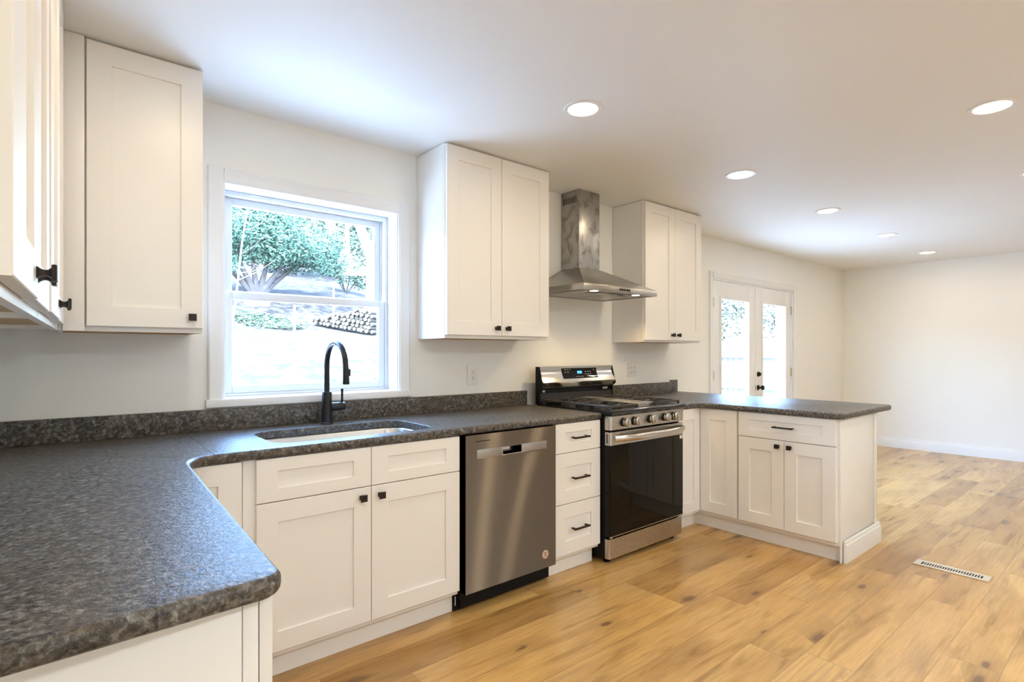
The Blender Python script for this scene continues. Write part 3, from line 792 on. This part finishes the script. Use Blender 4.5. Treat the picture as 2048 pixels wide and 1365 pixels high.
# cooktop
bm = B()
pf = [(-.10, .881), (-.735, .881), (-.743, .888), (-.744, .902), (-.739, .912), (-.728, .917), (-.700, .9165), (-.690, .9085), (-.10, .9085)]
prism(bm, pf, RX0-.001, RX1+.001, lambda a, p, q: (a, p, q)); obj('cooktop', bm, 'black_enamel', T, smooth=50)
for bx, by, br in ((-.235, -.25, .036), (-.235, -.56, .046), (.235, -.25, .036), (.235, -.56, .046), (0, -.40, .04)):
    bm = B(); lathe(bm, [(br+.016, 0), (br+.014, .004), (br, .006), (br, .014), (br*.95, .018), (br*.9, .019)], Matrix.Translation((RC+bx, by, .9087)), 24); obj('burner', bm, 'cast_iron', T)
def grate(x0, x1):
    bm = B(); h0, h1 = .926, .938; wd = .0055
    y0, y1 = -.706, -.135
    def bar(xa, ya, xb, yb, w_=.0055, h=(h0, h1)):
        d = Vector((xb-xa, yb-ya, 0)); L = d.length; d.normalize(); s = Vector((-d.y, d.x, 0))
        M = Matrix(((d.x, s.x, 0, xa), (d.y, s.y, 0, ya), (0, 0, 1, 0), (0, 0, 0, 1)))
        box(bm, 0, L, -w_, w_, h[0], h[1], M)
    bar(x0, y0, x1, y0, .008); bar(x0, y1, x1, y1); bar(x0, y0, x0, y1); bar(x1, y0, x1, y1)
    xm = (x0+x1)/2; ym = (y0+y1)/2
    bar(x0, ym, x1, ym)
    for q in (.14, .28, .42, .58, .72, .86):
        y_ = y0+(y1-y0)*q
        bar(x0, y_, x0+(x1-x0)*.36, y_, .0045); bar(x1, y_, x1-(x1-x0)*.36, y_, .0045)
    for c in (.25, .75):
        yc = y0+(y1-y0)*c
        for d in (-1, 1): bar(xm, yc+d*.035, xm, yc+d*.125, .0045)
    for xx in (x0, x1):
        for yy in (y0, y1, ym): box(bm, xx-.007, xx+.007, yy-.007, yy+.007, .909, h0)
    obj('grate', bm, 'cast_iron', T, bevel=.0018)
grate(RX0+.025, RX0+.285); grate(RX1-.285, RX1-.025)
bm = B()
box(bm, RX0+.295, RX1-.295, -.700, -.135, .926, .938)
for y_ in (-.69, -.145): box(bm, RX0+.300, RX1-.300, y_-.006, y_+.006, .909, .926)
obj('griddle_plate', bm, 'steel', T, bevel=.003)
# backguard
bm = B()
prism(bm, [(-.095, .900), (-.120, .900), (-.098, 1.005), (-.098, 1.145), (-.095, 1.155), (-.080, 1.155), (-.080, .900)], RX0+.008, RX1-.008, lambda a, p, q: (a, p, q)); obj('backguard', bm, 'black_plastic', T, smooth=30)
for xa, xb in ((RX0, RX0+.008), (RX1-.008, RX1)):
    bm = B(); prism(bm, [(-.078, .905), (-.125, .905), (-.118, 1.005), (-.150, 1.030), (-.112, 1.158), (-.078, 1.158)], xa, xb, lambda a, p, q: (a, p, q)); obj('end_cap', bm, 'black_plastic', T)
bm = B()  # hollow-curved steel fascia
fp = []
for i in range(9):
    t2 = i/8; z = 1.158-.100*t2; y = -.112-.036*t2-.0*math.sin(math.pi*t2)+.010*math.sin(math.pi*t2)
    fp.append((y, z))
fp += [(-.152, 1.052), (-.150, 1.046), (-.122, 1.012), (-.099, 1.012), (-.099, 1.158)]
prism(bm, fp, RX0+.006, RX1-.006, lambda a, p, q: (a, p, q)); fas = obj('control_fascia', bm, 'steel_bright', T, smooth=45)
def on_fascia(x0, x1, t0, t1, off):
    bm = B(); n = 6; pv = []
    for i in range(n+1):
        t2 = t0+(t1-t0)*i/n; z = 1.158-.100*t2; y = -.112-.036*t2+.010*math.sin(math.pi*t2)
        pv.append((y, z))
    pr_ = [(y-off*.93, z+off*.35) for y, z in pv] + [(y+.0004, z) for y, z in pv[::-1]]
    prism(bm, pr_, x0, x1, lambda a, p, q: (a, p, q)); return bm
dsp = obj('display_panel', on_fascia(.600, .962, .14, .86, .0008), 'oven_glass', T)
def seg7(bm, ch, x, z, s):
    w_, h_, q = .55*s, s, .12*s
    S = {'0': 'abcdef', '1': 'bc', '2': 'abged', '3': 'abgcd', '4': 'fgbc', '8': 'abcdefg'}[ch]
    G = {'a': (0, w_, h_-q, h_), 'g': (0, w_, h_/2-q/2, h_/2+q/2), 'd': (0, w_, 0, q), 'f': (0, q, h_/2, h_), 'b': (w_-q, w_, h_/2, h_), 'e': (0, q, 0, h_/2), 'c': (w_-q, w_, 0, h_/2)}
    def yz(z_): 
        t2 = (1.158-z_)/.100; return -.112-.036*t2+.010*math.sin(math.pi*t2)-.0016
    for c in S:
        a, b, c0, d0 = G[c]; box(bm, x+a, x+b, yz(z+c0)-.0006, yz(z+c0), z+c0, z+d0)
bm = B()
for i, ch in enumerate('1023'): seg7(bm, ch, .748+i*.0125+(0.004 if i > 1 else 0), 1.106, .017)
obj('clock_digits', bm, 'display_digit', dsp)
def yz(z_):
    t2 = (1.158-z_)/.100; return -.112-.036*t2+.010*math.sin(math.pi*t2)-.0014
for x, z in [(.635, 1.134), (.660, 1.134), (.685, 1.134), (.637, 1.116), (.662, 1.116), (.738, 1.084), (.758, 1.084), (.778, 1.084), (.798, 1.084), (.84, 1.118), (.865, 1.118), (.89, 1.118), (.84, 1.100), (.865, 1.100), (.89, 1.100), (.93, 1.130), (.93, 1.086)]:
    bm = B(); box(bm, x-.006, x+.006, yz(z)-.0005, yz(z), z-.0025, z+.0025); obj('touch_key_print', bm, 'panel_ink', dsp, smooth=0)
for xa, xb in ((RX0+.02, RX0+.045), (RX1-.125, RX1-.07)):
    bm = B(); box(bm, xa, xb, -.1255, -.121, .985, 1.000); obj('oven_vent', bm, 'steel_bright', T)
bm = B(); prism(bm, [(-.1215, .912), (-.1185, .912), (-.1065, .975), (-.1095, .975)], RX0+.010, RX1-.010, lambda a, p, q: (a, p-.004, q)); obj('splash_panel', bm, 'black_metal', T)

# ---------------------------------------------------------------- range hood
HX0, HX1, HZ = .414, 1.172, 1.653
T = thing('range_hood', 'stainless steel chimney range hood above the gas range', 'range hood', ((HX0+HX1)/2, -.25, HZ))
bm = B()
lo = [bm.verts.new(p) for p in ((HX0, -.5, HZ+.04), (HX1, -.5, HZ+.04), (HX1, -.002, HZ+.04), (HX0, -.002, HZ+.04))]
hi = [bm.verts.new(p) for p in ((.705, -.186, 1.852), (.929, -.186, 1.852), (.929, -.002, 1.852), (.705, -.002, 1.852))]
bt = [bm.verts.new(p) for p in ((HX0, -.5, HZ), (HX1, -.5, HZ), (HX1, -.002, HZ), (HX0, -.002, HZ))]
ib = [bm.verts.new(p) for p in ((HX0+.012, -.488, HZ), (HX1-.012, -.488, HZ), (HX1-.012, -.014, HZ), (HX0+.012, -.014, HZ))]
iu = [bm.verts.new(p) for p in ((HX0+.012, -.488, HZ+.008), (HX1-.012, -.488, HZ+.008), (HX1-.012, -.014, HZ+.008), (HX0+.012, -.014, HZ+.008))]
for a, b in ((lo, hi), (bt, lo), (ib, bt), (iu, ib)):
    for i in range(4): bm.faces.new((a[i], a[(i+1) % 4], b[(i+1) % 4], b[i]))
bm.faces.new(hi); bm.faces.new(iu)
obj('canopy', bm, 'hood_steel', T, bevel=.0012, smooth=30)
bm = B(); CX0, CX1, CY = .709, .925, -.180
box(bm, CX0, CX1, CY, -.003, 1.853, CZ-.001); ch = obj('chimney_cover', bm, 'smudged_steel', T, bevel=.0015)
for xc in (CX0, CX1):
    for i in range(11):
        y_ = -.024-i*.0128; bm = B(); box(bm, xc-.0008, xc+.0008, y_-.0026, y_+.0026, 2.318, 2.362); obj('vent_slot', bm, 'dark_gap', ch, smooth=0)
for a, b in ((HX0+.06, (HX0+HX1)/2-.006), ((HX0+HX1)/2+.006, HX1-.06)):
    bm = B(); box(bm, a, b, -.385, -.05, HZ+.001, HZ+.0075); f_ = obj('grease_filter', bm, 'hood_steel', T, bevel=.0015)
    bm = B(); box(bm, (a+b)/2-.055, (a+b)/2+.055, -.378, -.356, HZ+.0002, HZ+.0012); obj('filter_pull', bm, 'dark_gap', f_)
for i in range(5):
    bm = B(); lathe(bm, [(.0068, 0), (.0068, .003), (.0055, .004)], yaxis(.766+i*.0235, -.5, HZ+.021), 16); obj('button', bm, 'black_plastic', T)
for hx in (.585, 1.020):
    bm = B(); lathe(bm, [(.036, .0), (.036, .0022), (.028, .003)], Matrix.Translation((hx, -.430, HZ+.0075)) @ Matrix.Rotation(R(180), 4, 'X'), 24); lp = obj('lamp_ring', bm, 'steel_bright', T)
    bm = B(); lathe(bm, [(.027, .0030), (.027, .0042), (.020, .0050)], Matrix.Translation((hx, -.430, HZ+.0075)) @ Matrix.Rotation(R(180), 4, 'X'), 24); obj('lamp_lens', bm, 'hood_lens', lp)
    l = bpy.data.lights.new('hood_lamp', 'SPOT'); l.energy = HOOD_W*8; l.color = (1.0, .70, .33); l.spot_size = R(130); l.spot_blend = .8; l.shadow_soft_size = .025
    o = bpy.data.objects.new('hood_lamp_light', l); C.objects.link(o); o.location = (hx, -.430, HZ-.004)

# ---------------------------------------------------------------- outlets
def outlet(label, x, z, wd, hg, gangs):
    T = thing('wall_outlet', label, 'outlet', (x, -.001, z))
    bm = B(); box(bm, x-wd/2, x+wd/2, -.0065, -.0008, z-hg/2, z+hg/2); obj('cover_plate', bm, 'white_plastic', T, bevel=.002)
    for gx in gangs:
        bm = B(); box(bm, x+gx-.0165, x+gx+.0165, -.0085, -.0066, z-.0335, z+.0335); r_ = obj('receptacle', bm, 'white_plastic', T, bevel=.0008)
        bm = B()
        for s in (-1, 1):
            zc = z+s*.0185
            box(bm, x+gx-.0078, x+gx-.0052, -.0090, -.0084, zc-.002, zc+.0075); box(bm, x+gx+.0052, x+gx+.0078, -.0090, -.0084, zc-.001, zc+.0070); box(bm, x+gx-.0025, x+gx+.0025, -.0090, -.0084, zc-.0115, zc-.0065)
        obj('socket_slot', bm, 'dark_gap', r_)
        for zs in (z+.0487, z-.0487):
            bm = B(); box(bm, x+gx-.0018, x+gx+.0018, -.0072, -.0064, zs-.0017, zs+.0017); obj('plate_screw', bm, 'nickel', T)
outlet('white wall outlet below the cabinet between window and hood', -.081, 1.113, .080, .122, (0,))
outlet('white double outlet on the wall beside the range backguard', 1.535, 1.112, .122, .114, (-.023, .023))

# ---------------------------------------------------------------- recessed ceiling lights
ROW1 = [-1.64, -.195, 1.292, 2.700, 4.135, 5.585]
seen = {(-.195, 0): 'round recessed ceiling light nearest the window, above the counter',
        (1.292, 0): 'round recessed ceiling light, second in the row, beside the range hood wall',
        (2.700, 0): 'round recessed ceiling light, middle of the row of five',
        (4.135, 0): 'small round recessed ceiling light in front of the glass double doors',
        (5.585, 0): 'farthest round recessed ceiling light, near the far wall',
        (1.262, 1): 'round recessed ceiling light set apart from the row of five'}
def can_light(x, y, label):
    T = thing('ceiling_light', label, 'ceiling light', (x, y, CZ), 'recessed ceiling lights')
    M = Matrix.Translation((x, y, CZ-.0005)) @ Matrix.Rotation(R(180), 4, 'X')
    bm = B(); lathe(bm, [(.092, 0), (.091, .004), (.078, .006), (.070, .003)], M, 40); obj('trim_ring', bm, 'trim_paint', T)
    bm = B(); lathe(bm, [(.070, .0032), (.068, .0055), (.040, .0065), (.0, .0067)], M, 40, cap=False); obj('lens', bm, 'lens', T)
    l = bpy.data.lights.new('lamp', 'AREA'); l.shape = 'DISK'; l.size = .13; l.energy = LAMP_W; l.color = WARM
    o = bpy.data.objects.new('ceiling_lamp_light', l); C.objects.link(o); o.location = (x, y, CZ-.012)
for x in ROW1: can_light(x, -1.056, seen.get((x, 0), 'round recessed ceiling light above the left corner, out of view'))
for x in (-1.64, 1.262, 2.70, 4.135, 5.585): can_light(x, -2.295, seen.get((x, 1), 'added round recessed ceiling light of the second row, out of view'))  # unseen rest of this row is added for brightness on the cabinet fronts

def fill_light(x, y, label):  # added fill lamp, unseen, brightens the cabinet fronts
    T = thing('fill_ceiling_light', label, 'ceiling light', (x, y, CZ), 'added fill lights')
    M = Matrix.Translation((x, y, CZ-.0005)) @ Matrix.Rotation(R(180), 4, 'X')
    bm = B(); lathe(bm, [(.21, 0), (.21, .018), (.19, .022), (.19, .020)], M, 48); obj('base_pan', bm, 'nickel', T)
    bm = B(); lathe(bm, [(.188, .021), (.186, .045), (.17, .070), (.12, .088), (.05, .096), (.0, .097)], M, 48, cap=False); obj('diffuser', bm, 'lens', T)
    l = bpy.data.lights.new('fill_lamp', 'AREA'); l.shape = 'DISK'; l.size = .34; l.energy = FILL_W; l.color = (.80, .92, 1.0)
    o = bpy.data.objects.new('fill_lamp_light', l); C.objects.link(o); o.location = (x, y, CZ-.105)
fill_light(-1.05, -3.75, 'added fill light shaped as a flush dome, behind the camera, out of view')
fill_light(.95, -3.75, 'added fill light shaped as a flush dome, behind the camera, out of view')

# ---------------------------------------------------------------- floor register
T = thing('floor_register', 'cream metal floor vent past the peninsula', 'vent', (1.857, -2.022, 0))
gx0, gx1, gy0, gy1 = 1.803, 1.905, -2.196, -1.852
bm = B(); e0, e1 = .026, .032
box(bm, gx0, gx0+e0, gy0, gy1, .0003, .005); box(bm, gx1-e0, gx1, gy0, gy1, .0003, .005); box(bm, gx0+e0, gx1-e0, gy0, gy0+e1, .0003, .005); box(bm, gx0+e0, gx1-e0, gy1-e1, gy1, .0003, .005)
obj('frame', bm, 'vent_beige', T, bevel=.001)
bm = B(); box(bm, gx0+e0, gx1-e0, gy0+e1, gy1-e1, .0002, .0008); obj('dark_opening', bm, 'dark_gap', T)
bm = B(); n = 23; L = (gy1-e1)-(gy0+e1)
for i in range(1, n): y_ = gy0+e1+L*i/n; box(bm, gx0+e0, gx1-e0, y_-.0024, y_+.0024, .0008, .0044)
obj('louver', bm, 'vent_beige', T)

# ---------------------------------------------------------------- outdoors
rng = random.Random(7)
def gz(x, y):
    """yard: flat by the house, rising to a wooded slope behind"""
    s = max(0.0, y-3.1)
    cl_ = lambda a, b: max(0.0, min(s-a, b-a))
    hill = .64*cl_(0, 1.6) + .29*cl_(1.6, 3.5) + .18*cl_(3.5, 6.0) + .42*cl_(6.0, 8.2) + .26*cl_(8.2, 40)
    k = 1/(1+math.exp((x-5.6-.28*max(0, y-6))*1.6))
    return -.22 + hill*k + .04*math.sin(x*2.1+y)*min(1, s/3)
bm = B(); NX, NY = 60, 60
vs = [[bm.verts.new((-22+56*i/NX, .46+39*(j/NY)**1.5, gz(-22+56*i/NX, .46+39*(j/NY)**1.5))) for j in range(NY+1)] for i in range(NX+1)]
for i in range(NX):
    for j in range(NY): bm.faces.new((vs[i][j], vs[i+1][j], vs[i+1][j+1], vs[i][j+1]))
for f in bm.faces: f.material_index = 1 if f.calc_center_median().y > 8.6 else 0
struct('ground', bm, ['lawn', 'leaf_litter'], smooth=0)
bm = B()
box(bm, XR+.2, 40, -40, .44, -.35, -.3)
struct('ground_side', bm, 'lawn', smooth=0)

bm = B(); box(bm, 2.2, 9.6, .32, 9.0, -.19, -.10); struct('ground_bounce_patio', bm, 'bounce_concrete', bevel=.01)  # unseen pale slab, added to bounce sunlight in through the glass doors
bm = B(); box(bm, -7.0, 2.199, .32, 3.3, -.19, -.10); struct('ground_bounce_terrace', bm, 'bounce_concrete', bevel=.01)  # added below the sill line, unseen, to throw sunlight up at the ceiling
def pt(u, d):
    """ground point seen at pixel column u, at forward distance d"""
    a = (u-1024)/1088.78; s_, c_ = math.sin(R(39.706)), math.cos(R(39.706))
    x = -2.0949+d*(s_+c_*a); y = -2.82+d*(c_-s_*a)
    return x, y, gz(x, y)
def leaves(bm, clumps, n, size, flat=.6):
    for i in range(n):
        cx, cy, cz, rx, ry, rz_ = clumps[i % len(clumps)]
        while True:
            p = Vector((rng.uniform(-1, 1), rng.uniform(-1, 1), rng.uniform(-1, 1)))
            if p.length <= 1: break
        p *= (.55+.45*rng.random())/max(.35, p.length)*p.length**.5
        q = Vector((cx+p.x*rx, cy+p.y*ry, cz+p.z*rz_))
        d = Vector((rng.gauss(0, 1), rng.gauss(0, 1), rng.gauss(0, flat))).normalized(); s = d.cross(Vector((rng.gauss(0, 1), rng.gauss(0, 1), rng.gauss(0, 1)))).normalized()
        L = size*rng.uniform(.6, 1.4); W_ = L*.32
        a = bm.verts.new(q-d*L*.5); b = bm.verts.new(q+s*W_*.5); c = bm.verts.new(q+d*L*.5); e = bm.verts.new(q-s*W_*.5)
        bm.faces.new((a, b, c, e))
def branchy(bm, base, top, r, nb, spread, seg=8):
    b, t = Vector(base), Vector(top); pts = []
    for i in range(7):
        q = b.lerp(t, i/6)+Vector((rng.uniform(-1, 1), rng.uniform(-1, 1), 0))*r*.8*(i > 0); pts.append(q)
    tube(bm, pts, [r*(1-.75*i/6) for i in range(7)], seg)
    for k_ in range(nb):
        f = rng.uniform(.30, .95); q = b.lerp(t, f); L = spread*rng.uniform(.5, 1.1)
        a = rng.uniform(0, 6.28); e = q+Vector((math.cos(a)*L, math.sin(a)*L, L*rng.uniform(.3, .9)))
        mid = q.lerp(e, .5)+Vector((0, 0, -.06*L)); rr = r*(1-.75*f)*.55
        tube(bm, [q, mid, e], [rr, rr*.65, rr*.2], 6)
        for j in range(2):
            s0 = q.lerp(e, rng.uniform(.4, .8)); s1 = s0+Vector((rng.uniform(-1, 1), rng.uniform(-1, 1), rng.uniform(.1, .9)))*L*.45
            tube(bm, [s0, s1], [rr*.4, rr*.12], 5)

# big juniper by the window, multi-stemmed
x, y, z = pt(515, 13.0)
T = thing('juniper_bush', 'big blue-green evergreen bush with forked trunks outside the kitchen window', 'bush', (x, y, z))
bm = B()
for dx, dy, hh_ in ((-.75, .1, 1.2), (-.45, -.1, 1.5), (-.1, 0, 1.7), (.25, .1, 1.5), (.6, 0, 1.2), (.9, .2, 1.0)):
    tube(bm, [(x+dx*.12, y, z-.05), (x+dx*.45, y+dy*.5, z+.28), (x+dx*.85, y+dy, z+.6), (x+dx*1.2, y+dy*1.2, z+hh_)], [.085, .07, .05, .02], 8)
obj('trunk', bm, 'bark', T)
cl = []
for i in range(60):
    a = rng.uniform(0, 6.28); rr = rng.uniform(0, 1)**.6
    cx = x+.05+math.cos(a)*rr*1.75; cy = y+math.sin(a)*rr*1.1; hz_ = .85+ (1-rr*.7)*rng.uniform(.0, 1.9)
    cl.append((cx, cy, z+hz_, .55, .5, .38))
cl += [(x-1.3, y-.4, z+.62, .45, .4, .30), (x-.75, y-.5, z+.55, .35, .3, .25), (x+1.5, y-.2, z+.75, .5, .4, .28), (x+1.9, y, z+.95, .45, .4, .3)]
bm = B(); leaves(bm, cl, 26000, .105); obj('foliage', bm, 'juniper_leaf', T, smooth=0, recalc=False)
# a smaller shrub on the right of the view
def shrub(label, u, d, w_, h_, n, m, size=.1, up=0, name='shrub'):
    x, y, z = pt(u, d); z += up
    T = thing(name, label, 'shrub', (x, y, z))
    bm = B()
    for i in range(5):
        a = rng.uniform(0, 6.28); tube(bm, [(x, y, z-.05), (x+math.cos(a)*w_*.25, y+math.sin(a)*w_*.2, z+h_*.4), (x+math.cos(a)*w_*.45, y+math.sin(a)*w_*.4, z+h_*.8)], [.02, .014, .006], 5)
    obj('stem', bm, 'bark', T)
    cl = [(x+rng.uniform(-1, 1)*w_*.35, y+rng.uniform(-.3, .3)*w_, z+h_*rng.uniform(.25, .75), w_*.26, w_*.25, h_*.25) for i in range(12)]
    bm = B(); leaves(bm, cl, n, size); obj('foliage', bm, m, T, smooth=0, recalc=False)
shrub('low dark green shrub just behind the woodpile outside the window', 692, 15.6, 1.45, 1.0, 3500, 'leaf')
shrub('wide pale green bush on the slope behind the big evergreen bush', 592, 17.6, 2.8, 1.7, 4500, 'pale_leaf', .15)
shrub('dark tall evergreen on the slope behind the grey tree', 668, 23.5, 2.6, 2.6, 5000, 'leaf', .16, up=.3)
shrub('tall evergreen at the top of the slope, over the big evergreen bush', 560, 26, 3.4, 2.8, 5000, 'juniper_leaf', .18, up=.2)
shrub('evergreen behind the thick pale trunk outside the window', 738, 20.5, 2.6, 2.8, 5000, 'leaf', .15, up=.4)
shrub('pale thicket along the top of the slope outside the window', 640, 33, 4.6, 3.4, 7000, 'pale_leaf', .26, up=.5)
shrub('pale thicket at the far top corner of the slope, by the window frame', 478, 30, 4.0, 3.2, 6000, 'pale_leaf', .26, up=.2)
# trees
def tree(label, u, d, h_, r, m, nb=9, spread=1.2, lean=0):
    x, y, z = pt(u, d)
    T = tag(obj('tree', (lambda bm: (branchy(bm, (x, y, z-.1), (x+lean, y, z+h_), r, nb, spread), bm)[1])(B()), m, None, at=(x, y, z)), label, 'tree', 'bare trees on the slope')
tree('pale thick-trunked bare tree behind the woodpile', 736, 12.9, 5.0, .19, 'pale_bark', 8, 1.0, lean=-.12)
tree('grey bare tree with the widest trunk on the far slope', 672, 19, 7, .24, 'bark', 10, 1.8)
tree('pale slim bare tree beside the grey wide-trunked tree', 694, 17, 6, .10, 'pale_bark', 8, 1.1)
tree('thin bare tree at the foot of the pale thicket', 634, 27.5, 7, .12, 'pale_bark', 9, 1.5)
tree('pale bare tree beside the tall evergreen up the slope', 588, 24, 7, .13, 'pale_bark', 9, 1.6)
tree('dark bare tree showing over the big evergreen bush', 512, 22, 7, .18, 'bark', 10, 1.8)
tree('thin pale bare sapling in front of the big evergreen bush', 462, 10.6, 3.2, .026, 'pale_bark', 8, .8, lean=.4)
# leaf litter bank, a low stone edging and groundcover
bm = B(); cl = []
for i in range(50):
    u = 458+rng.random()*140; x, y, z = pt(u, 11.2+rng.random()*.5); cl.append((x, y, z+.03, .30, .24, .06))
leaves(bm, cl, 6000, .085, .4)
o = tag(obj('groundcover', bm, 'ivy', None, smooth=0, recalc=False, at=pt(600, 11)), 'green groundcover along the foot of the slope outside the window', 'groundcover'); o['kind'] = 'stuff'
def boulder(label, u, d, w_, h_):
    x, y, z = pt(u, d); bm = B(); bmesh.ops.create_icosphere(bm, subdivisions=3, radius=1)
    for v in bm.verts:
        n = 1+.12*math.sin(v.co.x*5+u)+.10*math.sin(v.co.y*6+v.co.z*4)
        v.co = Vector((x+v.co.x*w_*n, y+v.co.y*w_*.7*n, z+v.co.z*h_*n))
    tag(obj('boulder', bm, 'stone', None, at=(x, y, z)), label, 'rock')
boulder('pale rounded boulder in front of the big bush trunks', 512, 12.3, .28, .17)
boulder('pale boulder beside the low dark green shrub', 684, 12.9, .34, .16)
# woodpile: every log its own object
lb = B(); lathe(lb, [(.97, 0), (1, .02), (1, .98), (.97, 1)], Matrix.Identity(4), 12)
lb.faces.ensure_lookup_table()
for f in lb.faces: f.material_index = 1 if len(f.verts) > 4 else 0
bmesh.ops.recalc_face_normals(lb, faces=lb.faces)
lme = bpy.data.meshes.new('log'); lb.to_mesh(lme); lb.free(); lme.materials.append(MATS['log_bark']); lme.materials.append(MATS['log_end'])
bx, by, bz = pt(640, 12.2)
ex_, ey_, ez_ = pt(764, 11.8)
along = Vector((ex_-bx, ey_-by, 0)); Lw = along.length; along.normalize(); outw = Vector((along.y, -along.x, 0))
if outw.y > 0: outw = -outw
row_n = [15, 13, 11, 9, 6, 4]
hgt = 0
for r_, cnt in enumerate(row_n):
    for i in range(cnt):
        f = 1-(i+.5)/15*1.0
        if r_ > 0: f = 1-(i+.5+.5*(r_ % 2))/15
        rad_ = rng.uniform(.040, .0465)
        c = Vector((bx, by, 0))+along*(Lw*f)
        zz = gz(c.x, c.y)+.045+r_*.0815
        o = bpy.data.objects.new('log', lme); C.objects.link(o)
        ang = math.atan2(outw.y, outw.x)+rng.uniform(-.03, .03)
        o.matrix_world = Matrix.Translation((c.x, c.y, zz)) @ Matrix.Rotation(ang, 4, 'Z') @ Matrix.Rotation(R(90), 4, 'Y') @ Matrix.Diagonal((rad_, rad_, rng.uniform(.34, .42), 1))
        tag(o, 'cut firewood log stacked in the woodpile outside the window', 'log', 'logs in the woodpile')
# marker stakes on the lawn
def stake(label, u, d, h_):
    x, y, z = pt(u, d); bm = B(); box(bm, x-.022, x+.022, y-.012, y+.012, z-.05, z+h_); tag(obj('stake', bm, 'stake_wood', None, bevel=.003, at=(x, y, z)), label, 'stake')
stake('short white wooden stake on the lawn, centre of the window view', 589, 10.5, .62)
stake('thin white stake in front of the low dark green shrub', 667, 13.0, .75)

# wooden fence beyond the French doors
FXX = 9.7
T = thing('wooden_fence', 'pale wooden picket fence seen through the glass double doors', 'fence', (FXX, 3.5, -.3))
for z0, z1 in ((1.13, 1.22), (.44, .53)):
    bm = B(); box(bm, FXX-.04, FXX, .8, 7.0, z0, z1); obj('rail', bm, 'fence_wood', T)
for i in range(46):
    y_ = .80+i*.135; bm = B(); h_ = 1.56+rng.uniform(-.02, .02)
    prism(bm, [(y_, -.28), (y_+.125, -.28), (y_+.125, h_-.04), (y_+.095, h_), (y_+.03, h_), (y_, h_-.04)], FXX+.001, FXX+.02, lambda a, p, q: (a, p, q)); obj('picket', bm, 'fence_wood', T, smooth=0)
def bigtree(label, x, y, zc, w_, h_, n, m, size):
    z = gz(x, y); T = thing('tree', label, 'tree', (x, y, z))
    bm = B(); branchy(bm, (x, y, z-.1), (x, y, zc+h_*.4), .14, 10, w_*.6); obj('trunk', bm, 'bark', T)
    cl = [(x+rng.uniform(-1, 1)*w_*.7, y+rng.uniform(-1, 1)*w_*.7, zc+rng.uniform(-1, 1)*h_*.7, w_*.38, w_*.38, h_*.32) for i in range(22)]
    bm = B(); leaves(bm, cl, n, size); obj('crown', bm, m, T, smooth=0, recalc=False)
bigtree('pale green tree beyond the fence, seen through the door leaf without a knob', 12.6, 6.0, 2.9, 1.7, 1.7, 6000, 'fence_leaf', .17)
bigtree('bluish green tree beyond the fence, seen through the door leaf with the knob', 17.6, 5.4, 3.2, 2.4, 2.1, 6000, 'fence_leaf', .17)

for o in scn.objects:
    if '_o' in o: del o['_o']
